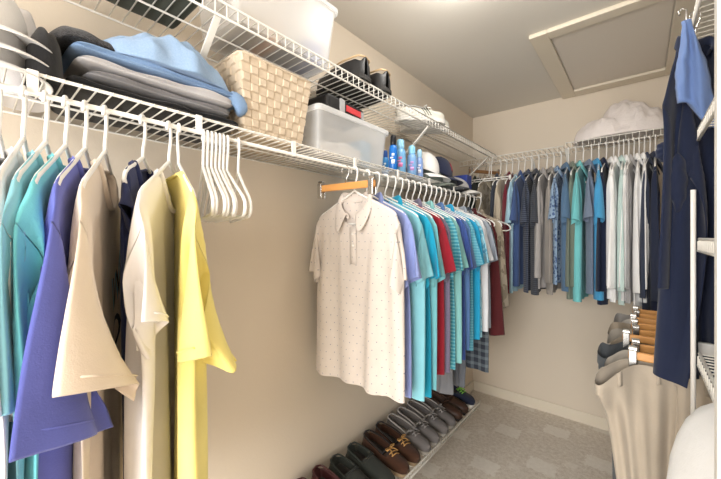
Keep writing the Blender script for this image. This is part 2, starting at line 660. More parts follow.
    def solve(s):
        rng = np.random.default_rng(s.seed)
        X = s.X.copy()
        NX, NZ, k = s.NX, s.NZ, s.k
        pin = [s.front[0, j] for j in range(NX + 1) if abs(X[s.front[0, j], 0]) <= s.half + .002 and (j <= s.jn0 or j >= s.jn1)]
        pin = np.array(pin)
        pin_pos = X[pin].copy()
        w = np.ones(len(X)); w[pin] = 0
        pf = [(f, b) for f, b in zip(s.front.ravel(), s.back.ravel()) if f != b]
        for sg in (-1, 1):
            fa, ba = s.slf[sg]
            pf += [(f, b) for f, b in zip(fa[:, 1:].ravel(), ba[:, 1:].ravel()) if f != b]
        pf = np.array(pf)
        fidx, bidx = pf[:, 0], pf[:, 1]
        # smooth random sideways bias gives every shirt folds of its own
        a = rng.uniform(0, 6.28, 6)
        f = rng.uniform(.8, 1.25, 6)
        X[:, 1] += .012 * np.sin(X[:, 0] * 26 * f[0] + a[0] + X[:, 2] * 3 * f[3]) * np.clip(-X[:, 2] * 3, 0, 1) + .006 * np.sin(X[:, 0] * 58 * f[1] + a[1]) * np.clip(-X[:, 2] * 3, 0, 1)
        X[pin] = pin_pos
        slv = {sg: np.unique(np.concatenate([g[:, 1:].ravel() for g in s.slf[sg]])) for sg in (-1, 1)}
        V = np.zeros_like(X)
        dt = 1 / 40.
        G = np.array([0, 0, -2.6])
        Wc = [(A, B, r, kk, w[A], w[B]) for A, B, r, kk in s.cols]
        for it in range(s.steps):
            V += G * dt
            if it < s.steps * .8:
                for n, sg in enumerate((-1, 1)):
                    V[slv[sg], 1] += s.push[n] * dt
            V[w == 0] = 0
            V *= .94
            Xo = X.copy()
            X = X + V * dt * w[:, None]
            for _ in range(s.iters):
                for A, B, r, kk, wa, wb in Wc:
                    D = X[B] - X[A]
                    l = np.sqrt((D * D).sum(1)) + 1e-9
                    ws = wa + wb
                    m = kk * (l - r) / l / np.where(ws == 0, 1, ws)
                    D *= m[:, None]
                    X[A] += D * wa[:, None]
                    X[B] -= D * wb[:, None]
                # layers stay on their own sides of each other and of the hanger
                dy = X[bidx, 1] - X[fidx, 1]
                pen = np.maximum(0, s.gap - dy) / 2
                X[fidx, 1] -= pen
                X[bidx, 1] += pen
                inh_f = (np.abs(X[fidx, 0]) < s.half + .012) & (X[fidx, 2] > -.5 * s.half - .12)
                X[fidx, 1] = np.where(inh_f, np.minimum(X[fidx, 1], -.0080), X[fidx, 1])
                inh_b = (np.abs(X[bidx, 0]) < s.half + .012) & (X[bidx, 2] > -.5 * s.half - .12)
                X[bidx, 1] = np.where(inh_b, np.maximum(X[bidx, 1], .0080), X[bidx, 1])
                X[:, 1] = np.clip(X[:, 1], -s.ymax, s.ymax)
                X[pin] = pin_pos
            V = (X - Xo) / dt
        s.X = X

def sheet(grids, X):
    """one mesh out of index grids into X; shared rims stay welded"""
    mb, seen = MB(), {}
    def vi(a):
        if a not in seen:
            seen[a] = len(mb.v)
            mb.v.append(tuple(X[a]))
        return seen[a]
    for g, flip in grids:
        n, m = g.shape
        for i in range(n - 1):
            for j in range(m - 1):
                q = []
                for a in (g[i, j], g[i, j + 1], g[i + 1, j + 1], g[i + 1, j]):
                    b = vi(a)
                    if b not in q:
                        q.append(b)
                if len(q) >= 3:
                    mb.f.append(tuple(reversed(q)) if flip else tuple(q))
    return mb

class Garment:
    def __init__(s, d, kz=1.0, ky=1.0, flip=False, open=0.0, twist=0.0):
        s.d = d
        s.X = d.X * np.array([-1.0 if flip else 1.0, ky, 1.0])
        s.X[:, 2] = np.where(s.X[:, 2] < -.2, -.2 + (s.X[:, 2] + .2) * kz, s.X[:, 2])
        if open:                                   # let the sleeve tubes stand open towards their hems
            for sg in (-1, 1):
                fa, ba = d.slf[sg]
                n, m = fa.shape
                for i in range(1, n - 1):
                    for j in range(1, m):
                        k = open * (j / (m - 1)) ** 1.3 * sin(pi * i / (n - 1)) ** .7
                        s.X[fa[i, j], 1] -= k
                        s.X[ba[i, j], 1] += k
        if twist:                                  # inner corner of the outer sleeve swings away from the doorway
            fa, ba = d.slf[-1]
            n, m = fa.shape
            done = set()
            for g in (fa, ba):
                for i in range(n):
                    for j in range(1, m):
                        if g[i, j] not in done:
                            done.add(g[i, j])
                            s.X[g[i, j], 1] -= twist * (j / (m - 1)) * (i / (n - 1))
        s.flip = flip
        s.w0, s.w1, s.L = d.sw, d.cw, d.L

    def body(s):
        return sheet(((s.d.front, s.flip), (s.d.back, not s.flip)), s.X)

    def sleeve(s, sg):
        fa, ba = s.d.slf[sg]
        return sheet(((fa, s.flip != (sg < 0)), (ba, s.flip == (sg < 0))), s.X)

    def pt(s, t, v, side):
        d = s.d
        g = d.front if side < 0 else d.back
        if s.flip:
            t = -t
        c = float(np.interp(t, d.ts, np.arange(d.NX + 1)))
        r = min(max(v, 0), 1) * d.NZ
        c0, r0 = min(int(c), d.NX - 1), min(int(r), d.NZ - 1)
        a, b = c - c0, r - r0
        p = (s.X[g[r0, c0]] * (1 - a) + s.X[g[r0, c0 + 1]] * a) * (1 - b) + (s.X[g[r0 + 1, c0]] * (1 - a) + s.X[g[r0 + 1, c0 + 1]] * a) * b
        return Vector(p)

    def neck_pts(s):
        """round the neckline from the front centre and back to it"""
        d = s.d
        m = d.NX // 2
        ids = [d.front[0, j] for j in range(m, d.jn1 + 1)] + [d.back[0, j] for j in range(d.jn1 - 1, d.jn0, -1)] + [d.front[0, j] for j in range(d.jn0, m)]
        P = [Vector(s.X[a]) for a in ids]
        for _ in range(2):
            P = [(P[i - 1] + P[i] * 2 + P[(i + 1) % len(P)]) / 4 for i in range(len(P))]
        return P

    def crew(s):
        return MB().tube(s.neck_pts(), .0085, 8, closed=True, flat=.45)

    def polo_collar(s, h=.03, tip=.034, spread=.015):
        P = s.neck_pts()
        P = P[1:]
        n = len(P)
        cen = sum(P, Vector()) / n
        rows = [(-.004, 0, 0), (h * .6, .001, 0), (h, .003, 0), (h + .002, .009, 0), (h * .5, spread, .2), (-.012, spread + .005, 1.0)]
        rings = []
        for up, off, tk in rows:
            ring = []
            for k, p in enumerate(P):
                u = abs(2 * k / (n - 1) - 1)             # 0 at the back, 1 at the front
                fr = sm(.55, 1, u)
                dd = Vector((p.x - cen.x, (p.y - cen.y) * 2.2, 0)).normalized()
                q = p + dd * off * 1.3 + Vector((0, 0, up * (1 - .35 * fr) - tip * tk * fr + .020 * fr * (1 - tk)))
                q.x += (1 if p.x > cen.x else -1) * .016 * fr * tk
                q.y -= .012 * fr * tk + .004 * fr
                ring.append(q)
            rings.append(ring)
        return MB().loft(rings, closed=False)

_drapes = {}
def drape(**kw):
    key = tuple(sorted(kw.items()))
    if key not in _drapes:
        _drapes[key] = Drape(**kw)
    return _drapes[key]

def strip_on(gm, x0, x1, v0, v1, off=.003, n=8):
    rings = []
    for i in range(n + 1):
        v = lerp(v0, v1, i / n)
        r = []
        for x in (x0, (x0 + x1) / 2, x1):
            p = gm.pt(x / gm.w0, v, -1)
            r.append((p.x, p.y - off, p.z))
        rings.append(r)
    return MB().loft(rings, closed=False)

def shirt(kind, label, short, mat, rail, yaw, neck=.085, hang='plastic', group=None, collar_mat=None, gk={}, dr={}, sub=1, cat=None, name=None, sleeve_mat=None, hanger_group='white plastic hangers', lettering=None, pocket=False, button_mat=None, half=.195, neck_label=False, hem=False):
    """kind: tee / polo / long / jacket. rail: the point of the rail the hook hangs from"""
    names = {'tee': ('tee_shirt', 't-shirt'), 'polo': ('polo_shirt', 'polo shirt'), 'long': ('long_sleeved_shirt', 'shirt'), 'jacket': ('jacket', 'jacket')}
    nm, ct = names[kind]
    loc = (rail[0], rail[1], rail[2] - neck)
    t = thing(name or nm, label, cat or ct, loc, (0, 0, radians(yaw)), group)
    g = Garment(drape(**dr), **gk)
    cm = collar_mat or mat
    g.body().build('body', mat, t, sub=sub)
    for sg in (-1, 1):
        g.sleeve(sg).build('sleeve', sleeve_mat or mat, t, sub=sub, solid=.0022)
    if kind == 'tee':
        g.crew().build('collar', cm, t)
    else:
        g.polo_collar().build('collar', cm, t, sub=sub, solid=.0022)
        v1 = .24 if kind == 'polo' else .97
        pk = strip_on(g, -.016, .016, .01, v1, .0035, 6 if kind == 'polo' else 24).build('placket', mat, t, solid=.0015)
        for k in range(2 if kind == 'polo' else 5):
            p = g.pt(0, .05 + (.07 if kind == 'polo' else .19) * k, -1)
            MB().tube([(p.x, p.y - .004, p.z), (p.x, p.y - .0075, p.z)], .0048, 10).build('button', button_mat or M_WHITE, pk)
    if pocket:
        strip_on(g, .06, .14, .20, .32, .003, 4).build('pocket', mat, t, solid=.002)
    if neck_label:
        p = g.pt(0, .012, 1)
        MB().box(p.x - .014, p.x + .014, p.y - .004, p.y - .0028, p.z - .034, p.z - .004).build('neck_label', plain('dark_label', srgb(34, 34, 40), .6), t, smooth=False)
    if hem:
        fa, ba = g.d.slf[-1]
        c = fa.shape[1] - 2
        sv = [o for o in t.children if o.name.startswith('sleeve')][0]
        mb = MB()
        for gr in (fa, ba):
            mb.tube([g.X[gr[i, c]] for i in range(1, fa.shape[0] - 1)], .0019, 6)
        mb.build('hem_stitch', mat, sv)
    if lettering:
        lettering(g, t)
    if hang == 'plastic':
        plastic_hanger(rail, yaw, 'white plastic hanger carrying the ' + short, neck, half, hanger_group)
    return t

def folded_trousers(label, mat, loc, yaw, half=.16, L=.95, seed=0, group=None, curl=.06, loops=True, b1=.03, name='trousers', pleat=.030):
    """trousers clipped by the waistband at z = 0, front facing -y"""
    t = thing(name, label, 'trousers', loc, (0, 0, radians(yaw)), group)
    rnd = random.Random(seed)
    ph = [rnd.uniform(0, 6) for _ in range(3)]
    def pt(tt, v, side, grow=0):
        w = lerp(half, half * .74, sm(.05, .5, v)) * (1 + .03 * sin(v * 9 + ph[0]))
        top = 1 - sm(.0, .22, v)
        lf = sm(.35, .95, -tt)
        c = curl * lf * top
        prof = max(0, 1 - abs(tt) ** 2.4) ** .5
        b = lerp(.012 + .030 * sm(.3, .7, -tt) * (1 if curl else 0), b1, sm(0, .3, v)) * prof + .002 + grow
        a = sin(tt * 6.5 + ph[1] + v * .8)
        fo = pleat * (.7 * a * abs(a) ** .3 + .8 * (abs(sin(tt * 8 + ph[2] + v * 1.2)) - .5) + .45 * sin(tt * 23 + ph[0]) * (1 - .6 * v) + .5 * nz(tt * 4, v * 2.5, seed)) * sm(-.08, .25, v)
        y = side * b + fo - c * .9 + .007 * nz(tt * 3, v * 6, seed)
        z = -v * L - .035 * lf * top + .014 * sin(tt * 9 + ph[0]) * sm(.3, 1, -tt) * top + (.022 * lf * top * (1 if curl else 0)) * side
        return Vector((tt * (w + grow) + .008 * nz(v * 4, tt, seed), y, z))
    def ringat(v, grow=0):
        NX = 30
        return [pt(-1 + 2 * j / NX, v, -1, grow) for j in range(NX + 1)] + [pt(1 - 2 * j / NX, v, 1, grow) for j in range(1, NX)]
    MB().loft([ringat(i / 22) for i in range(23)]).build('legs', mat, t, sub=1)
    MB().loft([ringat(v, .0036) for v in (-.004, .01, .025, .04)]).build('waistband', mat, t, sub=1)
    wb = t.children[-1]
    if loops:
        for x in (-.62, -.1, .5, .8):
            mb = MB()
            mb.loft([[pt(x + dx, v, -1, .0026) + Vector((0, -.003 if 0 < k < 3 else 0, 0)) for dx in (-.028, .028)] for k, v in enumerate((-.002, .006, .04, .05))], closed=False)
            mb.build('belt_loop', mat, wb, solid=.002)
        mb = MB()
        mb.tube([pt(.12 + .06 * q, .045 + .5 * q, -1, .002) for q in [i / 14 for i in range(15)]], .0042, 6, flat=.8)
        mb.build('seam', mat, t)
    return t

# ---- cloth colours
def K(name, r, g, b, pat=None, c2=None, scale=1.0):
    return cloth(name, srgb(r, g, b), srgb(*c2) if c2 else None, pat, scale)

# ------------------------------------------------------------------ near shirts on the lower rail
RX, RZ = WL + D + .004, ZL - .038
def rail(y):
    return (RX, y, RZ)
NEAR = 'oversized t-shirts hanging nearest the doorway'
def near(kind, label, short, mat, y, yaw, dr={}, op=.004, tw=.05, **kw):
    d = dict(sw=.25, cw=.27, L=.80, neck=.09, dip=.075, ls=.235, lw=.185, delta=36, half=.195, ymax=.015, push=(0, 0), NXZ=0)
    d.update(dr)
    d.pop('NXZ')
    return shirt(kind, label, short, mat, rail(y), yaw + 180, dr=d, gk=dict(open=op, twist=tw), group=NEAR, hem=True, **kw)

near('tee', 'pale grey t-shirt, outermost of the row by the doorway', 'pale grey outermost t-shirt', K('pale_grey_knit', 214, 214, 218), .030, -10, dict(seed=1))
near('tee', 'white t-shirt hanging beside the sky aqua t-shirt', 'white t-shirt beside the sky aqua one', K('white_knit', 236, 236, 238), .060, -11, dict(seed=2))
near('tee', 'sky aqua t-shirt mostly hidden behind the bright aqua one', 'sky aqua t-shirt', K('sky_aqua_knit', 140, 202, 218), .089, -15, dict(seed=3))
near('tee', 'bright aqua t-shirt with a stitched sleeve hem', 'bright aqua t-shirt', K('bright_aqua_knit', 118, 206, 216), .117, -18, dict(seed=4))
near('tee', 'periwinkle blue t-shirt between aqua and beige shirts', 'periwinkle t-shirt', K('periwinkle_knit', 98, 106, 186), .146, -19.5, dict(seed=5, ls=.29, lw=.2), tw=.07)

def letters(g, t):
    for txt, x, v, size, col in (('WE', .0, .27, .105, 'navy'), ('OK', .0, .39, .105, 'navy'), ('W', -.012, .275, .11, 'sky')):
        cu = bpy.data.curves.new('lettering', 'FONT')
        cu.body = txt
        cu.size = size
        cu.resolution_u = 3
        tmp = bpy.data.objects.new('lettering', cu)
        C.objects.link(tmp)
        dg = bpy.context.evaluated_depsgraph_get()
        me = bpy.data.meshes.new_from_object(tmp.evaluated_get(dg))
        bpy.data.objects.remove(tmp)
        off = .004 if col == 'navy' else .003
        for vx in me.vertices:
            vv = v - vx.co.y / (g.L * .95)
            p = g.pt((vx.co.x + x - .0) / .27, vv, -1)
            vx.co = (p.x, p.y - off - .001, p.z)
        me.materials.clear()
        me.materials.append(plain('navy_print', srgb(52, 60, 76), .8) if col == 'navy' else plain('sky_print', srgb(150, 190, 205), .8))
        o = bpy.data.objects.new('lettering', me)
        C.objects.link(o)
        o.parent = t

near('tee', 'beige t-shirt with dark printed lettering on the chest', 'beige lettered t-shirt', K('beige_knit', 228, 212, 194), .178, -20.5, dict(seed=6, L=.86, lw=.2), tw=.085, lettering=letters)
near('tee', 'narrow navy t-shirt between beige and white shirts', 'narrow navy t-shirt', K('navy_knit', 38, 46, 84), .246, -33, dict(seed=7, sw=.115, cw=.11, neck=.06, half=.105, ls=.05, lw=.10, push=(0, 0)), half=.105)
near('tee', 'white t-shirt with short sleeve beside the yellow shirt', 'white t-shirt beside the yellow one', K('clean_white_knit', 240, 236, 234), .299, -33, dict(seed=18, L=.86, ls=.165, lw=.19, ymax=.035), tw=.035)
near('tee', 'pale yellow t-shirt, last of the near shirts before the empty hangers', 'yellow t-shirt', K('yellow_knit', 238, 222, 134), .320, -13, dict(seed=9, L=.82, ymax=.03, lw=.20), op=.022, tw=.045)
ORD = ['first', 'second', 'third', 'fourth', 'fifth', 'sixth', 'seventh', 'eighth', 'ninth', 'tenth']
for k in range(8):
    y = .378 + .0105 * k + (.022 if k == 7 else 0)
    plastic_hanger(rail(y), (-19, -20, -18, -19, -18, -20, -17, -22)[k], f'empty white plastic hanger, {ORD[k]} of the bundle counted from the yellow shirt', .085, .2, 'empty white hangers')

# ------------------------------------------------------------------ shirts on the middle of the lower rail
MIDG = 'shirts hanging along the middle of the rail'
mid = [
    # kind, y, short, material, L, extra
    ('polo', .955, 'dotted white polo', K('dotted_white', 216, 207, 200, 'dots', (140, 142, 156)), .76, dict()),
    ('polo', 1.03, 'lilac polo', K('lilac_pique', 138, 152, 206), .755, {}),
    ('tee', 1.095, 'pale aqua tee', K('pale_aqua', 132, 196, 210), .79, {}),
    ('polo', 1.155, 'bright turquoise polo', K('turquoise', 30, 158, 194), .81, {}),
    ('tee', 1.215, 'soft aqua tee', K('soft_aqua', 120, 190, 200), .79, {}),
    ('tee', 1.27, 'crimson tee', K('crimson', 146, 30, 46), .78, dict(sl=.30)),
    ('polo', 1.325, 'heather plum polo', K('plum_heather', 92, 88, 112, 'heather', (130, 122, 144)), .78, {}),
    ('tee', 1.38, 'teal striped tee', K('teal_stripe', 64, 150, 172, 'stripe', (120, 186, 198), .7), .79, {}),
    ('polo', 1.435, 'mint polo', K('mint', 132, 190, 190), .77, {}),
    ('tee', 1.49, 'royal blue tee', K('royal', 58, 82, 146), .78, {}),
    ('polo', 1.545, 'slate blue polo', K('slate_blue', 84, 118, 168), .74, {}),
    ('tee', 1.60, 'seafoam tee', K('seafoam', 104, 172, 190, 'stripe', (78, 148, 174), .6), .76, {}),
    ('polo', 1.655, 'cyan polo', K('cyan', 38, 160, 206), .72, {}),
    ('tee', 1.71, 'marbled aqua tee', K('marbled_aqua', 96, 172, 200, 'floral', (150, 200, 216), .8), .72, {}),
    ('tee', 1.77, 'plain white tee', K('plain_white', 226, 228, 234), .70, {}),
    ('polo', 1.83, 'stone grey polo', K('stone_grey', 150, 158, 170), .70, {}),
]
for i, (kind, y, short, m, L, ex) in enumerate(mid):
    if i == 0:
        lab = 'white dotted polo shirt beside the wooden clip hanger'
    elif i + 1 < len(mid):
        lab = f'{short} hanging between the {mid[i-1][2]} and the {mid[i+1][2]}'
    else:
        lab = f'{short} hanging between the plain white tee and the dark plaid shirt'
    dr = dict(sw=.225, cw=.245, L=.74, dip=.06 if kind == 'tee' else .085, ls=.20, lw=.165, delta=42, ymax=.034, seed=20 + i % (6 if i else 99))
    if i == 0:
        dr.update(seed=91, ymax=.055, ls=.205, dip=.095)
    shirt(kind, lab, short, m, rail(y), (0, -3, 2, 4, 0, 3, -2, 2, 0, 3, 1, -2, 3, 0, 2, 4)[i], dr=dr, gk=dict(kz=(L - .2) / .54 * .92 * (1 if i < 5 else .96) if i else .93, flip=bool(i % 2)), group=MIDG, neck_label=not i, hanger_group='hangers along the middle of the rail')

shirt('jacket', 'dark maroon long-sleeved jacket near the end of the rail', 'maroon jacket', K('maroon', 84, 30, 34), rail(1.985), -4, dr=dict(seed=51, L=.66, sw=.235, cw=.25, ls=.56, lw=.15, delta=50, P=18, ymax=.05))
shirt('long', 'dark plaid shirt hanging between the stone grey polo and maroon jacket', 'dark plaid shirt', K('dark_plaid', 52, 58, 70, 'plaid', (120, 132, 140)), rail(1.895), 0, dr=dict(seed=52, L=.90, sw=.205, cw=.19, ls=.16, lw=.12, delta=55, P=16, ymax=.04))
shirt('jacket', 'khaki camouflage jacket, last garment on the rail', 'khaki jacket', K('khaki_camo', 176, 164, 146, 'camo', (138, 128, 112)), rail(2.12), -6, dr=dict(seed=53, L=.52, sw=.24, cw=.26, ls=.42, lw=.18, delta=50, P=16, ymax=.06))
for k, (y, yw) in enumerate(((2.05, 20), (2.235, 14))):
    plastic_hanger(rail(y), yw, ('empty white hanger askew beside the maroon jacket', 'empty white hanger at the very end of the lower rail')[k], .095, .2, 'empty hangers at the end of the rail')

# grey trousers hanging low behind the shirts
for k, (y, L, c) in enumerate(((1.685, .36, (128, 130, 136)), (1.86, .38, (112, 116, 124)))):
    folded_trousers(('light grey trousers showing below the cyan polo', 'mid grey trousers showing below the stone grey polo')[k], K(f'grey_twill_{k}', *c), (RX - .02, y, .88), 0, .12, L, seed=70 + k, loops=False, curl=0, b1=.018, pleat=.006, group='grey trousers under the shirts')

# ------------------------------------------------------------------ wooden clip hanger by the dotted polo
def clip_hanger(loc, yaw, label, width=.28, mat=M_WOOD, drop=.075, group='wooden clip hangers', only=None):
    t = thing('wooden_hanger', label, 'hanger', loc, (0, 0, radians(yaw)), group)
    R, cz = .0165, -.0115
    pts = [(-R * cos(radians(-25 + 205 * k / 12)), 0, cz + R * sin(radians(-25 + 205 * k / 12))) for k in range(13)]
    pts += [(R * .9, 0, cz - .018), (R * .2, 0, cz - .034), (0, 0, -drop)]
    MB().tube(pts, .0022, 8).build('hook', M_CHROME, t)
    MB().box(-width / 2, width / 2, -.0075, .0075, -drop - .026, -drop).build('bar', mat, t, smooth=False, bevel=.004)
    for s in (-1, 1):
        x = s * (width / 2 - .012)
        c = MB()
        c.box(x - .010, x + .010, -.0145, -.0085, -drop - .052, -drop + .004)
        c.box(x - .010, x + .010, .0085, .0145, -drop - .052, -drop + .004)
        c.tube([(x - .011, 0, -drop + .007), (x + .011, 0, -drop + .007)], .0105, 10)
        c.build('clip', M_CHROME, t, smooth=False, bevel=.0015)
    return t
clip_hanger((RX, .905, RZ), 6, 'honey wooden clip hanger beside the dotted white polo', .26, drop=.06)

# ------------------------------------------------------------------ garments on the back wall
BY, BZ = YB - D - .002, ZU + .012 - .04
BG = 'garments hanging on the back wall'
back = [
    # kind, x, short, material, L, sleeve L
    ('long', -.985, 'bottle green shirt', K('bottle_green', 30, 44, 38), .80, .50),
    ('long', -.885, 'tan camouflage shirt', K('tan_camo', 178, 166, 146, 'camo', (140, 128, 108)), .74, .56),
    ('long', -.785, 'charcoal blue shirt', K('charcoal_blue', 56, 62, 76), .86, .58),
    ('long', -.735, 'oatmeal shirt', K('oatmeal', 196, 184, 164), .80, .50),
    ('long', -.685, 'wine red shirt', K('wine_red', 118, 38, 52), .86, .60),
    ('tee', -.635, 'powder blue tee', K('powder_blue', 170, 208, 226), .84, .30),
    ('polo', -.585, 'denim blue polo', K('denim_blue', 66, 88, 134), .82, .35),
    ('polo', -.53, 'striped navy polo', K('striped_navy', 44, 50, 68, 'stripe', (84, 92, 108), .6), .84, .33),
    ('polo', -.475, 'charcoal polo', K('charcoal', 58, 60, 68, 'stripe', (74, 78, 86), .6), .84, .31),
    ('long', -.415, 'light grey heather sweater', K('grey_heather', 172, 168, 166, 'heather', (150, 146, 146)), .82, .68),
    ('long', -.365, 'taupe grey shirt', K('taupe_grey', 150, 144, 138), .84, .66),
    ('polo', -.315, 'blue leaf-print shirt', K('leaf_print', 74, 98, 140, 'floral', (140, 164, 190), .6), .76, .32),
    ('polo', -.262, 'steel blue polo', K('steel_blue', 86, 116, 146), .84, .30),
    ('long', -.215, 'sage green shirt', K('sage_green', 116, 126, 114), .87, .52),
    ('polo', -.165, 'aqua mint polo', K('aqua_mint', 116, 196, 200), .87, .38),
    ('polo', -.112, 'slate dotted polo', K('slate_dotted', 92, 106, 130, 'heather', (130, 142, 160)), .84, .33),
    ('polo', -.066, 'azure polo', K('azure', 60, 146, 200, 'heather', (90, 170, 214)), .86, .28),
    ('long', -.02, 'deep navy shirt', K('deep_navy', 26, 34, 58), .87, .72),
]
back = [(k, -.985 + (x + .985) * .85, s, m, L, sl) for k, x, s, m, L, sl in back]
wx = -.128
whites = [('first white dress shirt', (250, 249, 248)), ('second white dress shirt', (250, 249, 248)), ('pale mint shirt', (196, 218, 214)), ('third white dress shirt', (250, 249, 248)),
          ('fog grey shirt', (178, 176, 176)), ('fourth white dress shirt', (250, 249, 248)), ('fifth white dress shirt', (250, 249, 248)), ('slate navy shirt', (58, 66, 86)), ('inky blue shirt', (40, 48, 72))]
for k, (s, c) in enumerate(whites):
    back.append(('long', wx + .0245 * k, s, K(s.replace(' ', '_'), *c), .86 if k < 7 else .9, .74))
for i, (kind, x, short, m, L, slL) in enumerate(back):
    pv = back[i - 1][2] if i else 'room corner'
    nx = back[i + 1][2] if i + 1 < len(back) else 'navy robe'
    lab = f'{short} hung between {pv} and {nx}'
    zr = BZ if x > -.41 else BZ - .017
    w = i >= 18
    if kind in ('tee', 'polo'):
        dr = dict(sw=.225, cw=.235, L=.80, dip=.06, ls=.255, lw=.16, delta=45, ymax=.03, seed=100 + i % 4)
    else:
        dr = dict(sw=.22, cw=.225, L=.80, dip=.06, ls=.62, lw=.14, delta=58, P=18, ymax=.026 if not w else .02, seed=110 + i % 5 + (5 if w else 0))
    shirt(kind, lab, short, m, (x, BY, zr), 90 + (4, -3, 2, -2, 3, 0, -4, 2)[i % 8] - (4 if w else 0), neck=.1, dr=dr, gk=dict(kz=(L - .2) / .60 * .95 * (1 + .02 * (i % 3 - 1)), flip=bool(i % 2)), group=BG, hanger_group='hangers on the back wall')

clip_hanger((-.93, BY, BZ - .017), 60, 'dark wooden clip hanger at the corner of the back wall', .3, M_DARKWOOD, .06)
# white two-bar hanger reaching out of the corner
th = thing('tie_hanger', 'white two-bar hanger reaching out from the corner below the shelf', 'hanger', (-.845, 2.50, ZU - .04))
MB().tube([(-.012, 0, -.016), (-.014, 0, -.004), (-.006, 0, .006), (.006, 0, .005), (.012, 0, -.008), (.006, 0, -.03), (0, 0, -.06), (0, 0, -.15)], .003, 8).build('hook', M_WHITE, th)
for dy, dz in ((0, -.150), (.0, -.166)):
    MB().tube([(-.24, dy, dz), (.13, dy, dz)], .0042, 8).build('bar', M_WHITE, th)
MB().tube([(.132, 0, -.140), (.132, 0, -.176)], .008, 8).build('end_cap', M_WHITE, th)

# ------------------------------------------------------------------ navy robe and blue garment on the right-hand shelf
NAVY = K('robe_navy', 30, 38, 62)
robe = thing('robe', 'long navy robe hanging full length beside the white post', 'robe', (.118, 1.30, ZU - .06), (0, 0, radians(40)))
RD = Garment(drape(sw=.17, cw=.20, L=.87, neck=.05, dip=.06, ls=.50, lw=.15, delta=62, P=18, half=.05, ymax=.075, seed=77, steps=260))
RD.body().build('body', NAVY, robe, sub=1)
for sg in (-1, 1):
    RD.sleeve(sg).build('sleeve', NAVY, robe, sub=1, solid=.003)
RD.polo_collar(.022, .02, .01).build('collar', NAVY, robe, sub=1, solid=.003)
MB().tube([(-.02, 0, .035), (-.014, 0, .058), (0, 0, .066), (.012, 0, .058), (.012, 0, .04), (0, 0, .015), (0, 0, -.03)], .0025, 8).build('hanger_hook', M_CHROME, robe)
def robe_fold(pts, rads, seed, amp=.010, flat=.7):
    mb = MB()
    mb.tube(pts, rads, 18, flat=flat)
    mb.v = [(x + amp * nz(x * 30, y * 30, z * 18 + seed), y + amp * nz(x * 30 + 5, y * 30, z * 18 + seed), z + amp * .6 * nz(x * 40, z * 40, seed)) for x, y, z in mb.v]
    return mb

def crumple(name, c, r, seed, parent):
    mb = MB()
    rings = []
    for i in range(1, 22):
        th = pi * i / 22
        ring = []
        for j in range(32):
            a = 2 * pi * j / 32
            d = Vector((sin(th) * cos(a), sin(th) * sin(a), cos(th)))
            k = .95 + .07 * sin(d.z * 11 + 1.2 * sin(a * 2 + seed)) + .08 * nz(d.x * 1.2, d.y * 1.2, d.z * 2 + seed)
            ring.append((c[0] + d.x * r[0] * k, c[1] + d.y * r[1] * k, c[2] + d.z * r[2] * k))
        rings.append(ring)
    mb.loft(rings, True, True, True)
    return mb.build(name, NAVY, parent, sub=1)
_ra = radians(-40)
def in_robe(x, y, z):
    dx, dy = x - robe.location.x, y - robe.location.y
    return (dx * cos(_ra) - dy * sin(_ra), dx * sin(_ra) + dy * cos(_ra), z - robe.location.z)
crumple('sleeve_cuff', in_robe(.079, 1.255, 1.53), (.022, .018, .085), 3, robe)
crumple('sleeve_cuff', in_robe(.050, 1.275, 1.62), (.020, .016, .030), 8, robe)

coat = thing('coat', 'black coat hanging behind the tower shelves next to the navy robe', 'coat', (.27, 1.40, ZU - .07))
def coat_pt(t, v, side):
    w = lerp(.07, .135, sm(0, .12, v)) + .01 * v
    prof = max(0, 1 - abs(t) ** 2.6) ** .5
    return (t * w, side * .03 * prof + .010 * sin(t * 9 + 2) * sm(.1, .4, v) + .008 * nz(t * 3, v * 6, 2), -.10 * abs(t) * (1 - v) - v * .88)
MB().loft([[coat_pt(-1 + 2 * j / 26, i / 22, -1) for j in range(27)] + [coat_pt(1 - 2 * j / 26, i / 22, 1) for j in range(1, 26)] for i in range(23)], cap0=True).build('body', K('coat_black', 22, 24, 32), coat, sub=1)
MB().tube([(-.012, 0, .035), (-.008, 0, .058), (0, 0, .064), (.010, 0, .058), (.010, 0, .045), (0, 0, .02), (0, 0, -.03)], .0025, 8).build('hanger_hook', M_CHROME, coat)

den = thing('denim_shirt', 'soft blue denim garment folded over the top of the navy robe', 'shirt', (.092, 1.215, ZU - .055))
def den_pt(t, v, side):
    w = lerp(.010, .036, sm(0, .8, v))
    prof = max(0, 1 - t * t) ** .5
    z = -v * (.215 + .075 * sm(-.4, .6, t) * sm(.3, 1, v))
    return (t * w + .018 * v + .003 * nz(v * 9, t, 3), side * .008 * prof + .007 * sin(t * 6 + v * 3) * sm(0, .3, v) + .004 * nz(t * 3, v * 7, 1) - .006 * v, z)
MB().loft([[den_pt(-1 + 2 * j / 20, i / 20, -1) for j in range(21)] + [den_pt(1 - 2 * j / 20, i / 20, 1) for j in range(1, 20)] for i in range(21)], cap0=True, cap1=True).build('body', K('soft_denim', 104, 130, 182), den)
MB().tube([(-.013, 0, .02), (-.014, 0, .03), (-.008, 0, .036), (0, 0, .03), (0, 0, -.02)], .0022, 8).build('hanger_hook', M_CHROME, den)

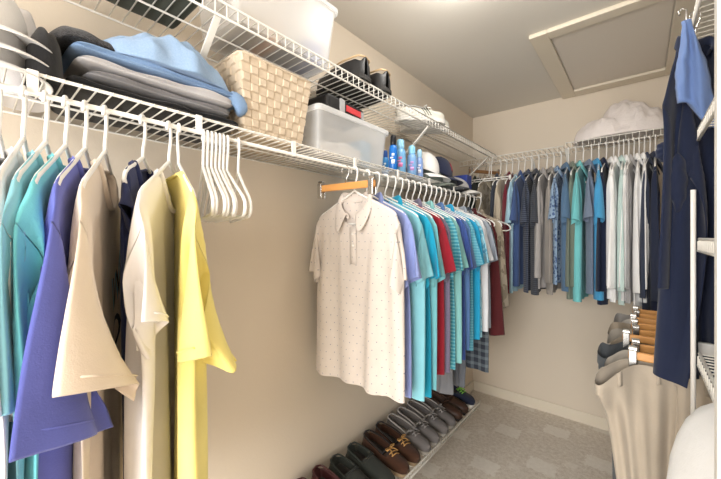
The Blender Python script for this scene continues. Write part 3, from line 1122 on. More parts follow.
# ------------------------------------------------------------------ trousers on the low rail by the right wall
PX, PZ = .105, 1.075
rod = thing('closet_rod', 'low white closet rod carrying the beige trousers', 'rod', (PX, 2.1, PZ))
MB().tube([(0, -.80, 0), (0, YB - 2.1, 0)], .008, 12).build('pole', M_WHITE, rod)
MB().lathe([(.026, 0), (.026, .008), (.012, .012)], 16).build('end_socket', M_WHITE, rod).matrix_local = Matrix.Translation((0, YB - 2.1, 0)) @ Matrix.Rotation(pi / 2, 4, 'X')
MB().box(-.01, WR - PX, -.806, -.79, -.02, .012).build('wall_bracket', M_WHITE, rod, smooth=False, bevel=.002)
tr = [('khaki', (178, 166, 150)), ('stone', (196, 188, 176)), ('sand', (180, 166, 146)), ('putty', (190, 182, 170)), ('fawn', (170, 156, 138)), ('oyster', (200, 194, 186)), ('ash grey', (150, 146, 142)), ('slate', (78, 82, 86))]
tr.insert(2, tr.pop())
for k, (nmv, c) in enumerate(tr):
    y = 1.36 + .115 * k
    dx = (-.0, .006, -.022, .004, 0, -.006, .004, 0)[k]
    clip_hanger((PX + dx, y, PZ + .0), (-3, 3, -2, 4, 0, -4, 3, 0)[k], f'honey wooden clip hanger holding the {nmv} trousers', .27, drop=.062, group='wooden hangers on the low rod')
    folded_trousers(f'{nmv} coloured trousers, ' + (f'{ORD[k]} pair along the low rod counted from the white post'), K('twill_' + nmv.replace(' ', '_'), *c), (PX - .045 + dx, y, PZ - .098), (-4, 5, -3, 6, 0, -4, 3, 0)[k], .165, .93, seed=200 + k, group='trousers on the low rod', curl=(.09, .05, .06, .04, .07, .04, .05, .02)[k], b1=.022)

# ------------------------------------------------------------------ soft things
def mound(name, mat, nx, ny, fn, parent=None, sub=1):
    """closed soft heap: fn(u, v) -> (x, y, ztop, zbottom), u, v in -1..1 on a squircle"""
    top, bot = [], []
    for j in range(ny + 1):
        for i in range(nx + 1):
            a, b = -1 + 2 * i / nx, -1 + 2 * j / ny
            u, v = a * sqrt(max(0, 1 - b * b / 2)), b * sqrt(max(0, 1 - a * a / 2))
            x, y, zt, zb = fn(u, v)
            top.append((x, y, zt))
            bot.append((x, y, zb))
    mb = MB()
    w = nx + 1
    fs = [(j * w + i, j * w + i + 1, (j + 1) * w + i + 1, (j + 1) * w + i) for j in range(ny) for i in range(nx)]
    mb.add(top, fs)
    o = len(mb.v)
    mb.add(bot, [tuple(reversed(q)) for q in fs])
    loop = [i for i in range(nx)] + [j * w + nx for j in range(ny)] + [ny * w + i for i in range(nx, 0, -1)] + [j * w for j in range(ny, 0, -1)]
    for k in range(len(loop)):
        a, b = loop[k], loop[(k + 1) % len(loop)]
        mb.f.append((a, o + a, o + b, b))
    return mb.build(name, mat, parent, sub=sub)


# fluffy blanket on the back shelf
def fleece():
    m = cloth('fleece', srgb(240, 232, 229), None, None)
    m = m.copy()
    nt = m.node_tree
    bs = nt.nodes['Principled BSDF']
    tc = node(nt, 'ShaderNodeTexCoord')
    add_bump(nt, bs, mth(nt, 'ADD', noise_tex(nt, 90, 4, tc.outputs['Object']), mth(nt, 'MULTIPLY', noise_tex(nt, 320, 2, tc.outputs['Object']), .5)), .4, .008)
    return m
BLX, BLY, BLZ = -.13, 2.745, ZU + .0165
LOBES = [(-.13, .0, .16, .14, .12, 12), (-.01, .03, .12, .13, .215, 20), (.05, .0, .13, .14, .19, -20), (.13, .02, .11, .13, .15, -25), (.20, .0, .09, .11, .10, 0), (-.20, -.02, .09, .11, .07, 10),
         (-.06, -.09, .13, .07, .115, 18), (.07, -.09, .10, .07, .12, -12), (.16, -.08, .09, .07, .085, -20), (-.16, -.09, .10, .06, .065, 10)]
def bl(u, v):
    r2 = min(1, u * u + v * v)
    lx, ly = .265 * u, .152 * v
    wx_, wy_ = lx + .016 * nz(lx * 8, ly * 8, 1.5), ly + .016 * nz(lx * 8, ly * 8, 7.5)
    acc = .03 ** 9
    for cx, cy, rx, ry, h, an in LOBES:
        a = radians(an)
        dx, dy = wx_ - cx, wy_ - cy
        p, q = (dx * cos(a) + dy * sin(a)) / rx, (-dx * sin(a) + dy * cos(a)) / ry
        d = p * p + q * q
        if d < 1:
            acc += (1.1 * h * (1 - d) ** .42) ** 9
    z = acc ** (1 / 9)
    e = (1 - r2 ** 4) ** .5
    z += .016 * nz(lx * 22, ly * 22, 3.1) + .010 * nz(lx * 48, ly * 48, 2) - .016 * max(0, ridged(lx * 9 + ly * 6, ly * 9 - lx * 4, 5)) ** 3
    return BLX + .035 + lx + .01 * nz(ly * 20, lx * 5, 4) * u, BLY + ly, BLZ + .012 + max(0, z) * e, BLZ + .001
tag(mound('blanket', fleece(), 70, 44, bl), 'fluffy pinkish grey blanket heaped on the back shelf', 'blanket')

def folded(name, label, cat, mat, y0, y1, x0, x1, z0, h, seed, sag=.012, group=None, parent=None, rot=0):
    """folded cloth slab with a rounded front fold; returns z of its top"""
    n, m = 30, 40
    rings = []
    cx, cz = (x0 + x1) / 2, z0 + h / 2
    for i in range(n + 1):
        p = i / n
        y = lerp(y0, y1, p)
        e = min(1, (min(p, 1 - p) * n / 1.6)) ** .5 if 0 < p < 1 else 0.12
        ring = []
        for j in range(m):
            a = 2 * pi * j / m
            ca, sa = cos(a), sin(a)
            xx = (x1 - x0) / 2 * abs(ca) ** .35 * (1 if ca > 0 else -1) * (.94 + .06 * e)
            zz = h / 2 * abs(sa) ** .55 * (1 if sa > 0 else -1) * e
            if abs(sa) < .97:
                xx -= (1 if ca > 0 else -1) * .012 * math.exp(-((zz + .004 * nz(y * 9, 2, seed)) / (.10 * h)) ** 2)
            k = nz(y * 7, xx * 9, seed)
            zz += .45 * h * nz(y * 6, xx * 7, seed + 3) * (1 if sa > 0 else .0) + .06 * h * sin(y * 60 + seed) * (sa > .3)
            ring.append((cx + xx + .006 * k + .010 * nz(y * 8, seed, zz * 30), y + .004 * nz(xx * 20, 1, seed), max(z0 + .0005, cz + zz)))
        rings.append(ring)
    o = MB().loft(rings, True, True, True).build(name, mat, parent, sub=1)
    if parent is None:
        tag(o, label, cat, group)
    return o

ZD = ZL + .003
DENIM_L = K('light_denim', 128, 158, 194, 'heather', (160, 184, 212))
DENIM_M = K('mid_denim', 112, 142, 182, 'heather', (138, 166, 200))
FP = 'folded clothes in the pile on the lower shelf'
folded('folded_sweater', 'black folded sweater at the very bottom of the clothes pile', 'sweater', K('black_knit', 26, 26, 28), .12, .50, -1.12, -.862, ZD, .026, 1, group=FP)
folded('folded_trousers', 'charcoal grey folded trousers, second layer of the clothes pile', 'trousers', K('charcoal_twill', 128, 127, 130), .15, .475, -1.11, -.865, ZD + .030, .022, 2, group=FP)
folded('folded_trousers', 'light grey folded trousers in the middle of the clothes pile', 'trousers', K('light_grey_twill', 190, 188, 190), .135, .48, -1.11, -.862, ZD + .056, .024, 3, group=FP)
folded('folded_jeans', 'folded blue jeans under the crumpled denim shirt', 'jeans', DENIM_M, .128, .49, -1.12, -.868, ZD + .084, .022, 4, group=FP)
def blk(u, v):
    x, y = -.985 + .11 * v, .165 + .105 * u
    r2 = min(1, u * u + v * v)
    return x, y, ZD + .108 + .036 * (1 - r2 ** 2) ** .5 * (1 + .4 * nz(u * 3, v * 3, 8)) - .05 * sm(.3, 1, -u), ZD + .107 - .05 * sm(.3, 1, -u)
tag(mound('sequin_blouse', cloth('black_sequin', srgb(22, 22, 24), srgb(58, 58, 62), 'floral', .12), 26, 20, blk), 'black speckled blouse slumped over the denim pile', 'blouse', FP)
def blk2(u, v):
    x, y = -.93 + .08 * v, .095 + .030 * u
    r2 = min(1, u * u + v * v)
    return x, y, ZD + .002 + .105 * (1 - r2 ** 2) ** .5 * (1 + .2 * nz(u * 3, v * 3, 8)), ZD + .001
tag(mound('black_scarf', K('black_scarf_knit', 24, 24, 26, 'heather', (44, 44, 46)), 14, 18, blk2), 'black knitted scarf tucked between white caps and jeans', 'scarf', FP)
def den_heap(u, v):
    r2 = min(1, u * u + v * v)
    x, y = -.972 + .122 * v + .016 * nz(u * 3, v, 4), .335 + .185 * u
    d = nz(u * 1.7, v * 1.7, 6)
    hump = .34 + .66 * sm(-1, -.2, u) - .55 * sm(.1, 1, u)
    r1 = ridged(u * 1.1 + v * 1.0 + .4 * d, v * 2.6 - u * .9, 3.3)
    r3 = ridged(u * 2.6 + v * 2.0 + d, v * 5.0 - u * 1.8 + d, 8.1)
    f = .55 + .50 * r1 * abs(r1) ** .4 + .30 * r3
    return x, y, ZD + .112 + .078 * hump * (1 - r2 ** 2.5) ** .55 * max(.2, f) - .03 * sm(.6, 1, u), ZD + .106 - .03 * sm(.6, 1, u)
ds = mound('denim_shirt', DENIM_L, 60, 40, den_heap)
tag(ds, 'crumpled light blue denim shirt on top of the folded clothes pile', 'shirt', FP)
robe_cuff = robe_fold([(-.90, .47, ZD + .10), (-.885, .50, ZD + .088), (-.885, .508, ZD + .06), (-.888, .50, ZD + .045)], [.03, .034, .03, .012], 6)
robe_cuff.build('cuff', DENIM_M, ds, sub=1)

# white caps nested at the near end of the shelf, a white cushion behind them
def cap(label, loc, rot, mat, brim_mat=None, group='caps on the lower shelf', patch=None, h=.125, r=.095):
    t = thing('baseball_cap', label, 'cap', loc, rot, group)
    prof = [(r * cos(radians(a)), h * sin(radians(a))) for a in range(0, 86, 8)] + [(.003, h)]
    mb = MB()
    n = 28
    mb.loft([[(q * 1.06 * cos(2 * pi * j / n), q * .96 * sin(2 * pi * j / n), z + .006 * cos(6 * pi * j / n) * (0)) for j in range(n)] for q, z in prof], True, False, True)
    cr = mb.build('crown', mat, t, solid=.002, sub=1)
    MB().lathe([(.007, h - .001), (.006, h + .004), (.001, h + .005)], 10).build('button', mat, cr)
    b = MB()
    rings = []
    for i in range(7):
        q = i / 6
        ring = []
        for j in range(15):
            s = -1 + 2 * j / 14
            a = s * radians(72)
            x0, y0 = r * 1.05 * cos(a), r * .95 * sin(a)
            ext = .075 * q * max(0, cos(a)) ** .55
            ring.append((x0 + ext, y0 * (1 + .03 * q), .004 - .028 * s * s - .012 * q * q))
        rings.append(ring)
    b.loft(rings, closed=False).build('brim', brim_mat or mat, t, solid=.003, sub=1)
    if patch:
        p = MB()
        rings = []
        for i in range(5):
            el = radians(22 + 7 * i)
            rings.append([(r * 1.075 * cos(el) * cos(a), r * .98 * cos(el) * sin(a), (h + .002) * sin(el)) for a in [radians(-20 + 40 * j / 8 + 4 * sin(i * 2.2)) for j in range(9)]])
        p.loft(rings, closed=False).build('emblem', patch, cr, solid=.0015)
    return t
CW = K('cap_white', 236, 234, 232)
for k in range(3):
    cap(('white cap at the bottom of the nested stack beside the black scarf', 'white cap in the middle of the nested stack beside the black scarf', 'white cap on top of the nested stack beside the black scarf')[k],
        (-.975 + .004 * k, -.012 - .004 * k, ZD + .038 + .031 * k), (radians(0), radians(14), radians(30 + 4 * k)), CW, group='white caps nested on the lower shelf', h=.10 + .002 * k)
def cush(u, v):
    r2 = min(1, u * u + v * v)
    return -1.075 + .065 * v, .075 + .045 * u, ZD + .005 + .20 * (1 - r2 ** 2) ** .5 * (1 + .12 * nz(u * 2, v * 2, 4)) * (1 - .2 * u), ZD + .001
tag(mound('pillow', K('pillow_cotton', 232, 230, 232), 18, 18, cush), 'white pillow stuffed upright against the wall behind the white caps', 'pillow')

# ------------------------------------------------------------------ woven basket
def basket():
    t = thing('storage_basket', 'square beige woven strap basket beside the clear box', 'basket', (-.985, .625, ZD))
    M_B = basket_mat()
    H = .225
    def outline(z, off=0):
        k = z / H
        hx, hy = lerp(.098, .12, k) + off, lerp(.105, .132, k) + off
        return hx, hy
    rows, cols = 9, 9
    mb = MB()
    rnd = random.Random(4)
    for side in range(4):
        for i in range(rows):
            z0, z1 = H * i / rows, H * (i + 1) / rows
            for j in range(cols):
                f0, f1 = -1 + 2 * j / cols, -1 + 2 * (j + 1) / cols
                up = (i + j + side) % 2
                off = .0045 if up else .001
                quad = []
                def P(f, z, o):
                    hx, hy = outline(z)
                    if side == 0:
                        return (f * hx, -hy - o, z)
                    if side == 1:
                        return (hx + o, f * hy, z)
                    if side == 2:
                        return (-f * hx, hy + o, z)
                    return (-hx - o, -f * hy, z)
                g = .0022 * (1.5 if up else .4)
                df = g / .12
                zc0, zc1 = z0 + g, z1 - g
                vs = [P(f0, z0, -.001), P(f1, z0, -.001), P(f1, z1, -.001), P(f0, z1, -.001),
                      P(f0 + df, zc0, off), P(f1 - df, zc0, off), P(f1 - df, zc1, off), P(f0 + df, zc1, off)]
                mb.add(vs, [(4, 5, 6, 7), (0, 1, 5, 4), (1, 2, 6, 5), (2, 3, 7, 6), (3, 0, 4, 7)])
    hx, hy = outline(0)
    mb.add([(-hx, -hy, .002), (hx, -hy, .002), (hx, hy, .002), (-hx, hy, .002)], [(0, 3, 2, 1)])
    mb.build('body', M_B, t, smooth=False, solid=.0)
    inn = MB()
    for z in (0,):
        a, b = outline(.01, -.004), outline(H, -.004)
        r0 = [(-a[0], -a[1], .01), (a[0], -a[1], .01), (a[0], a[1], .01), (-a[0], a[1], .01)]
        r1 = [(-b[0], -b[1], H), (b[0], -b[1], H), (b[0], b[1], H), (-b[0], b[1], H)]
        inn.loft([r0, r1], True, True, False)
    inn.build('lining', M_B, t, smooth=False)
    hx, hy = outline(H)
    rim = [(-hx, -hy, H), (hx, -hy, H), (hx, hy, H), (-hx, hy, H)]
    pts = []
    for k in range(4):
        a, b = Vector(rim[k]), Vector(rim[(k + 1) % 4])
        for q in (.04, .3, .5, .7, .96):
            pts.append(a.lerp(b, q))
    MB().tube(pts, .0075, 8, closed=True, flat=.6).build('rim', M_B, t)
basket()

# ------------------------------------------------------------------ clear boxes
CLEAR = clear_plastic('clear_plastic', (.93, .94, .95, 1), .32)
CLEAR2 = clear_plastic('bin_plastic', (.96, .96, .96, 1), .5)
def clear_box(name, label, x0, x1, y0, y1, z0, h, mat, taper=.012, lid=True, inset=.01):
    t = thing(name, label, 'storage box', ((x0 + x1) / 2, (y0 + y1) / 2, z0))
    hx, hy = (x1 - x0) / 2, (y1 - y0) / 2
    def rr(hx, hy, z, r=.02):
        pts = []
        for sx, sy, a0 in ((1, 1, 0), (-1, 1, 90), (-1, -1, 180), (1, -1, 270)):
            for k in range(5):
                a = radians(a0 + 22.5 * k)
                pts.append((sx * (hx - r) + r * cos(a), sy * (hy - r) + r * sin(a), z))
        return pts
    mb = MB()
    mb.loft([rr(hx - taper, hy - taper, .001), rr(hx, hy, h), rr(hx - .003, hy - .003, h), rr(hx - taper - .003, hy - taper - .003, .004)], True, False, True)
    mb.f.append(tuple(range(19, -1, -1)))
    mb.build('body', mat, t, smooth=False)
    lo = MB()
    z1 = h - .008
    lo.loft([rr(hx + .005, hy + .005, z1), rr(hx + .008, hy + .008, z1 + .004), rr(hx + .008, hy + .008, h + .010), rr(hx + .004, hy + .004, h + .014), rr(hx - .012, hy - .012, h + .014), rr(hx - .016, hy - .016, h + .009)], True, False, True)
    if lid:
        lo.build('lid', clear_plastic(name + '_lid', (.95, .96, .97, 1), .72, .3), t, smooth=False)
    return t
clear_box('storage_box', 'clear lidded plastic box beside the woven basket', -1.10, -.862, .79, 1.205, ZD, .155, CLEAR)
# contents: folded white cloth inside, pale blue pack
folded('folded_cloth', 'white folded cloth inside the clear lidded box', 'cloth', K('white_linen', 228, 224, 220), .86, 1.08, -1.07, -.90, ZD + .006, .06, 12, sag=0)
tag(MB().box(-1.05, -.93, 1.10, 1.17, ZD + .006, ZD + .12).build('paper_pack', plain('pale_blue_pack', srgb(150, 188, 214), .6), smooth=False, bevel=.004), 'pale blue pack standing inside the clear lidded box', 'pack')

UD = ZU + .003
clear_box('storage_bin', 'large clear plastic bin on the upper shelf', -1.12, -.865, .47, .885, UD, .21, CLEAR2, .02)
IT = 'small packs inside the upper bin'
tag(MB().box(-1.08, -.90, .52, .60, UD + .005, UD + .06).build('paper_pack', plain('kraft_pack', srgb(190, 170, 140), .7), smooth=False, bevel=.003), 'brown pack at the near end of the clear bin', 'pack', IT)
tag(MB().box(-1.05, -.91, .61, .66, UD + .005, UD + .055).build('paper_pack', plain('orange_pack', srgb(232, 160, 60), .6), smooth=False, bevel=.003), 'orange pack inside the upper clear bin', 'pack', IT)
tag(MB().box(-1.07, -.91, .675, .76, UD + .005, UD + .05).build('paper_pack', plain('grey_pack', srgb(120, 118, 118), .6), smooth=False, bevel=.003), 'grey pack in the middle of the clear bin', 'pack', IT)
tag(MB().box(-1.02, -.905, .775, .84, UD + .005, UD + .085).build('paper_pack', plain('blue_pack', srgb(92, 116, 190), .6), smooth=False, bevel=.003), 'blue pack at the far end of the clear bin', 'pack', IT)
folded('folded_blanket', 'dark green folded blanket on the upper shelf near the brace', 'blanket', K('dark_green_wool', 70, 76, 66), .17, .41, -1.10, -.87, UD, .06, 15)

# black gadget box with a red stripe, on the lid of the lower clear box
gb = thing('accessory_case', 'black case with red stripe lying on the clear box lid', 'case', (-.945, .955, ZD + .165), (0, 0, radians(4)))
MB().box(-.07, .065, -.115, .115, 0, .065).build('body', plain('black_plastic', srgb(24, 24, 26), .35), gb, smooth=False, bevel=.012)
MB().box(.0645, .068, -.01, .085, .024, .048).build('stripe', plain('red_label', srgb(206, 60, 66), .5), gb, smooth=False, bevel=.001)
MB().box(.0645, .070, -.05, -.022, -.0 + .006, .062).build('strap', plain('grey_strap', srgb(170, 170, 172), .6), gb, smooth=False, bevel=.002)
MB().box(.0645, .068, .088, .104, .012, .050).build('clasp', plain('grey_strap', srgb(170, 170, 172), .6), gb, smooth=False, bevel=.001)

# ------------------------------------------------------------------ body sprays and caps beyond the clear box
def bottle(label, loc, body_c, cap_c, mark_c, h=.15, r=.021, dark=False):
    t = thing('spray_bottle', label, 'spray bottle', loc, (0, 0, 0), 'body sprays on the lower shelf')
    hb = h * .72
    MB().lathe([(r * .9, 0), (r, .004), (r, hb * .55), (r * .97, hb * .8), (r * .82, hb * .97), (r * .62, hb)], 20).build('body', plain('spray_' + str(body_c), srgb(*body_c), .25), t)
    MB().lathe([(r * .66, hb), (r * .7, hb + .004), (r * .68, h * .95), (r * .5, h), (.002, h)], 16).build('cap', plain('spray_cap_' + str(cap_c), srgb(*cap_c), .3), t)
    mb = MB()
    for z0, z1, a0, a1 in ((.26, .42, -20, 25), (.46, .52, -35, 5), (.56, .66, -15, 20)):
        mb.loft([[((r + .0006) * cos(radians(a)), (r + .0006) * sin(radians(a)), hb * z) for a in range(-60 + a0, -60 + a1 + 1, 5)] for z in (z0, z1)], closed=False)
    mb.build('label_mark', plain('spray_mark_' + str(mark_c), srgb(*mark_c), .5), t, solid=.0006)
    return t
bottle('dark blue spray bottle with black cap beside the clear box', (-.872, 1.262, ZD), (26, 110, 196), (20, 22, 30), (226, 236, 246), .165, .020)
bottle('light blue spray can with a pink mark beside the dark blue bottle', (-.89, 1.35, ZD), (120, 178, 224), (150, 206, 236), (232, 130, 180), .168, .027)
bottle('light blue spray can between the pink-marked can and the slim can', (-.89, 1.455, ZD), (128, 172, 222), (140, 204, 236), (196, 150, 210), .160, .026)
bottle('slim periwinkle spray can beside the white cap', (-.89, 1.53, ZD), (140, 170, 226), (160, 206, 236), (232, 232, 246), .155, .020)
bottle('small blue bottle behind the light blue cans', (-.96, 1.32, ZD), (60, 140, 206), (40, 90, 170), (226, 236, 246), .12, .018)
cap('white baseball cap resting beside the slim spray can', (-.965, 1.68, ZD + .062), (radians(-8), radians(14), radians(20)), CW, patch=None)
cap('grey green baseball cap under the white cap', (-.955, 1.71, ZD + .014), (0, radians(5), radians(25)), K('cap_grey_green', 112, 120, 112), h=.09)
cap('navy baseball cap with a red emblem beside the white cap', (-.975, 1.875, ZD + .072), (radians(-8), radians(14), radians(20)), K('cap_navy', 44, 50, 76), patch=plain('red_patch', srgb(176, 56, 66), .7))
cap('charcoal baseball cap under the navy cap', (-.955, 1.915, ZD + .012), (0, radians(5), radians(20)), K('cap_charcoal', 70, 72, 76), h=.085)
cap('light grey baseball cap with white brim beside the blue box', (-.95, 2.08, ZD + .010), (0, radians(6), radians(30)), K('cap_light_grey', 190, 190, 192), CW, h=.08)
tag(MB().box(-1.02, -.90, 2.185, 2.265, ZD + .001, ZD + .12).build('paper_box', plain('cobalt_box', srgb(44, 66, 150), .5), smooth=False, bevel=.004), 'cobalt blue box at the end of the lower shelf', 'box')

# ------------------------------------------------------------------ shoes
def shoe(name, label, loc, rot, up, sole, lining, L=.28, W=.095, ankle=.075, toe=.045, sole_h=.018, open_to=.55, group=None, laces=None, cat='shoe', rim=None):
    """heel at x = 0, toe at x = L, standing on z = 0"""
    t = thing(name, label, cat, loc, rot, group)
    def half(u):
        return W / 2 * (.78 + .22 * sin(pi * min(1, u * 1.15) - .3)) * (sqrt(max(0.0, 1 - ((u - .80) / .20) ** 2)) if u > .80 else 1) * (sqrt(max(0.0, 1 - ((.10 - u) / .10) ** 2)) if u < .10 else 1)
    us = [0.0015, .008, .03, .07, .13, .2, .28, .36, .44, .52, .6, .68, .76, .83, .89, .94, .975, .993, .9985]
    # sole
    rings = []
    for u in us:
        h = max(.001, half(u)) * 1.06
        x = lerp(-.004, L + .004, u)
        rings.append([(x, -h, 0.001), (x, h, 0.001), (x, h, sole_h), (x, -h, sole_h)])
    MB().loft(rings, True, True, True).build('sole', sole, t, smooth=False, bevel=.002)
    def height(u):
        return lerp(ankle, toe, sm(.25, .8, u)) * (1 - .35 * sm(.88, 1, u)) + .006 * (1 - sm(0, .12, u))
    n = 21
    rings, ins = [], []
    for u in us:
        h = max(.0008, half(u))
        x = u * L
        H = sole_h + height(u) * (1 if open_to < .1 or u > .035 else .73)
        ring = []
        op = (.035 < u < open_to)
        edge = sm(open_to, open_to - .12, u) if op else 0
        for j in range(n):
            s = -1 + 2 * j / (n - 1)
            a = s * pi / 2
            yy = h * sin(a)
            zz = sole_h - .002 + (H - sole_h) * max(0, cos(a)) ** .62
            if op:
                k = abs(s)
                if k < .62:
                    q = (.62 - k) / .62
                    yl = h * sin(.62 * pi / 2)
                    yy = (1 if s > 0 else -1) * lerp(yl, 0, q ** 1.5) if k > 0 else 0
                    zl = sole_h - .002 + (H - sole_h) * cos(.62 * pi / 2) ** .62
                    zz = lerp(zl, sole_h + .008, min(1, q * 3.0))
            ring.append((x, yy, zz))
        rings.append(ring)
    MB().loft(rings, False).build('upper', up, t, solid=.002, sub=1)
    li = MB()
    r2 = []
    for u in us:
        if .05 < u < open_to + .03:
            h = half(u) * .70
            r2.append([(u * L, -h, sole_h + .011), (u * L, 0, sole_h + .010), (u * L, h, sole_h + .011)])
    li.loft(r2, False).build('insole', lining, t, solid=.002)
    # rolled rim round the opening
    pts = []
    uo = [.035, .06, .13, .2, .28, .36, .44, open_to - .03]
    def rimp(u, s):
        h = half(u)
        return (u * L, s * h * sin(.62 * pi / 2), sole_h + height(u) * cos(.62 * pi / 2) ** .62 + .001)
    for u in uo:
        pts.append(rimp(u, 1))
    pts.append((open_to * L, 0, sole_h + height(open_to) * .98))
    for u in reversed(uo):
        pts.append(rimp(u, -1))
    pts.append((.018 * L, 0, sole_h + height(0) * .74))
    MB().tube(pts, .0042, 8, closed=True).build('collar', rim or (laces and lining) or up, t)
    if laces:
        for k in range(3):
            u = open_to + .03 + .055 * k
            H = sole_h + height(u) + .002
            hw = half(u) * .5
            MB().tube([(u * L, -hw, H - .006), (u * L + .004, -hw * .3, H + .001), (u * L + .006, hw * .3, H + .001), (u * L + .012, hw, H - .006)], .0026, 6).build('lace', laces, t)
        u = open_to + .02
        H = sole_h + height(u) + .004
        b = MB()
        for s in (-1, 1):
            b.tube([(u * L, 0, H), (u * L + .012, s * .018, H + .010), (u * L + .004, s * .036, H + .004), (u * L - .008, s * .024, H - .002), (u * L, 0, H)], .0024, 6)
            b.tube([(u * L, 0, H), (u * L + .02, s * .014, H + .001), (u * L + .036, s * .024, H - .006)], .0024, 6)
        b.build('bow', laces, t)
    return t

TILT = math.atan2(SH_B - SH_F, D)
def on_shelf(y, x=-1.135):
    return (x, y, shoe_z(x) + .0035)
def rack(name, label, y, up, sole, lining, yaw=0, **kw):
    return shoe(name, label, on_shelf(y, kw.pop('x', -1.132)), (0, TILT, radians(yaw)), up, sole, lining, **kw)
BURG = plain('burgundy_leather', srgb(72, 34, 36), .45)
SLIP = cloth('slipper_felt', srgb(48, 52, 48))
BROWN = cloth('brown_suede', srgb(78, 50, 35), srgb(60, 38, 27), 'heather')
GREYC = cloth('grey_canvas', srgb(124, 119, 118), srgb(100, 96, 95), 'heather')
DBROWN = plain('dark_brown_leather', srgb(66, 44, 34), .5)
NAVYM = cloth('navy_mesh', srgb(36, 42, 62))
S_DK = plain('dark_rubber', srgb(38, 36, 34), .7)
S_TAN = plain('tan_rubber', srgb(170, 150, 122), .7)
S_GR = plain('grey_rubber', srgb(176, 172, 166), .7)
S_WH = plain('white_rubber', srgb(226, 224, 220), .6)
L_DK = cloth('dark_lining', srgb(40, 34, 32))
L_GR = cloth('grey_lining', srgb(168, 164, 160))
L_TAN = cloth('tan_lining', srgb(150, 116, 84))
LACE_TAN = plain('tan_lace', srgb(196, 150, 88), .7)
LACE_GRN = plain('green_lace', srgb(126, 200, 70), .6)
LACE_GR = plain('grey_lace', srgb(150, 146, 144), .8)
LACE_WH = plain('white_lace', srgb(232, 230, 224), .8)
rack('loafer', 'burgundy leather loafer, outermost on the shoe shelf', .90, BURG, S_DK, L_DK, group='burgundy loafers')
rack('loafer', 'burgundy leather loafer beside the dark green slippers', 1.005, BURG, S_DK, L_DK, group='burgundy loafers')
rack('slipper', 'dark green felt slipper beside the burgundy loafer', 1.12, SLIP, S_DK, L_DK, group='dark green slippers', open_to=.44, ankle=.06, W=.105, cat='slipper')
rack('slipper', 'dark green felt slipper beside the laced brown shoe', 1.24, SLIP, S_DK, L_DK, group='dark green slippers', open_to=.44, ankle=.06, W=.105, cat='slipper')
rack('boat_shoe', 'brown suede boat shoe with tan laces beside the slippers', 1.36, BROWN, S_TAN, L_DK, group='brown boat shoes', laces=LACE_TAN, W=.098)
rack('boat_shoe', 'brown suede boat shoe with tan laces beside the grey shoes', 1.465, BROWN, S_TAN, L_DK, group='brown boat shoes', laces=LACE_TAN, W=.098)
GS = 'grey canvas shoes on the shoe shelf'
for k, (y, l) in enumerate(((1.575, 'grey canvas slip-on beside the brown boat shoes'), (1.675, 'second grey canvas slip-on counted from the boat shoes'), (1.785, 'third grey canvas slip-on counted from the boat shoes'), (1.885, 'grey canvas slip-on beside the dark brown shoes'))):
    rack('canvas_shoe', l, y, GREYC, S_GR, L_GR, group=GS, laces=LACE_GR, W=.094)
rack('leather_shoe', 'dark brown leather shoe beside the grey canvas shoes', 1.985, DBROWN, S_DK, L_DK, group='dark brown leather shoes')
rack('leather_shoe', 'dark brown leather shoe beside the navy sneaker', 2.08, DBROWN, S_DK, L_DK, group='dark brown leather shoes')
rack('sneaker', 'navy sneaker with bright green laces at the shelf end', 2.19, NAVYM, S_WH, L_DK, laces=LACE_GRN, sole_h=.026, W=.1, cat='sneaker')

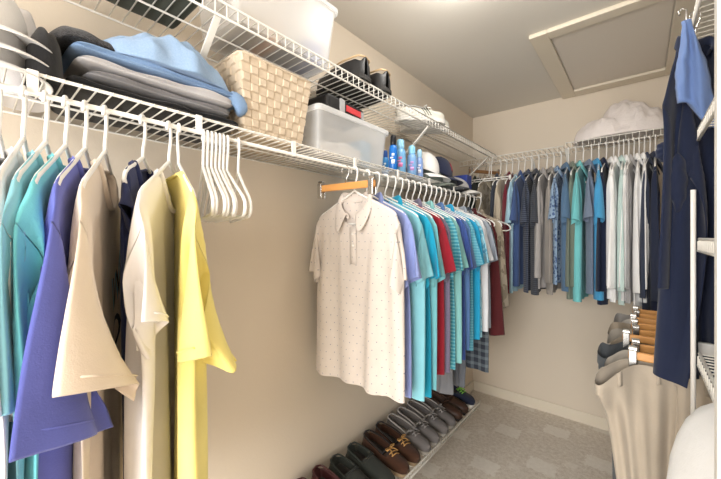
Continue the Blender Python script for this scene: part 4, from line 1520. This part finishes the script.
# shoes on the upper shelf
BLK = plain('black_leather', srgb(26, 26, 28), .45)
CORK = cloth('cork_fleece', srgb(206, 178, 140))
for k, y in enumerate((1.02, 1.165)):
    shoe('clog', ('black clog with tan fleece lining beside the clear bin', 'black clog with tan fleece lining farther from the clear bin')[k], (-.835, y, UD), (0, 0, radians(177)), BLK, S_DK, CORK, L=.28, W=.125, ankle=.098, toe=.07, open_to=.5, rim=CORK, group='black clogs on the upper shelf', laces=None, cat='clog')
WSN = plain('white_leather', srgb(214, 211, 202), .5)
for k, y in enumerate((1.66, 1.80)):
    s = shoe('sneaker', ('white sneaker with dark stripes beside the shelf brace', 'white sneaker with dark stripes farther from the shelf brace')[k], ((-1.02, 1.50, UD), (-1.09, 1.66, UD))[k], (0, 0, radians((52, 40)[k])), WSN, S_WH, L_GR, L=.285, W=.1, ankle=.08, toe=.05, sole_h=.024, group='white sneakers on the upper shelf', laces=LACE_WH, cat='sneaker')
    for q in range(3):
        for sg in (-1, 1):
            mb = MB()
            u = .48 + .055 * q
            mb.tube([(u * .285 + .018, sg * .0495, .034), (u * .285 + .004, sg * .0465, .058), (u * .285 - .006, sg * .036, .078)], .0042, 6, flat=.5)
            mb.build('stripe', plain('dark_green_stripe', srgb(62, 74, 58), .6), s)

# ------------------------------------------------------------------ shelf tower contents and white laundry bag
folded('folded_shirt', 'grey folded shirt at the bottom of the tower shelf stack', 'shirt', K('tower_grey', 126, 130, 138), .90, 1.17, .135, .39, 1.085, .05, 31, group='folded clothes in the tower')
folded('folded_shirt', 'navy folded shirt in the middle of the tower shelf stack', 'shirt', K('tower_navy', 62, 72, 104), .91, 1.16, .135, .385, 1.138, .045, 32, group='folded clothes in the tower')
folded('folded_shirt', 'pale grey folded shirt on top of the tower shelf stack', 'shirt', K('tower_pale', 192, 192, 196), .905, 1.165, .14, .385, 1.186, .045, 33, group='folded clothes in the tower')
tag(MB().box(.15, .34, .98, 1.16, 1.376, 1.46).build('paper_box', plain('taupe_box', srgb(176, 164, 150), .6), smooth=False, bevel=.005), 'taupe box on the eye-level tower shelf', 'box')

bag_prof = [(.002, .003), (.13, .003), (.142, .03), (.146, .3), (.142, .5), (.134, .60), (.122, .665), (.098, .705), (.05, .722), (.004, .73)]
lb = thing('laundry_bag', 'white cloth laundry bag slumped beside the jamb below the tower', 'laundry bag', (.172, .92, 0))
BW = K('bag_cotton', 226, 226, 226)
def bag_ring(r, z):
    out = []
    for j in range(28):
        a = 2 * pi * j / 28
        k = 1 + .12 * nz(cos(a) * 1.4, sin(a) * 1.4, z * 4) + .03 * sin(5 * a + z * 9) + .05 * nz(cos(a) * 4, sin(a) * 4, z * 9)
        out.append((r * .93 * k * cos(a), r * k * 1.1 * sin(a), z * 1.47))
    return out
MB().loft([bag_ring(r, z) for r, z in bag_prof], True, True, True).build('body', BW, lb, sub=1)
MB().tube([(.03 * cos(2 * pi * k / 16), .035 * sin(2 * pi * k / 16), .735 * 1.47) for k in range(16)], .006, 8, closed=True).build('drawstring', plain('white_cord', srgb(226, 224, 218), .8), lb)
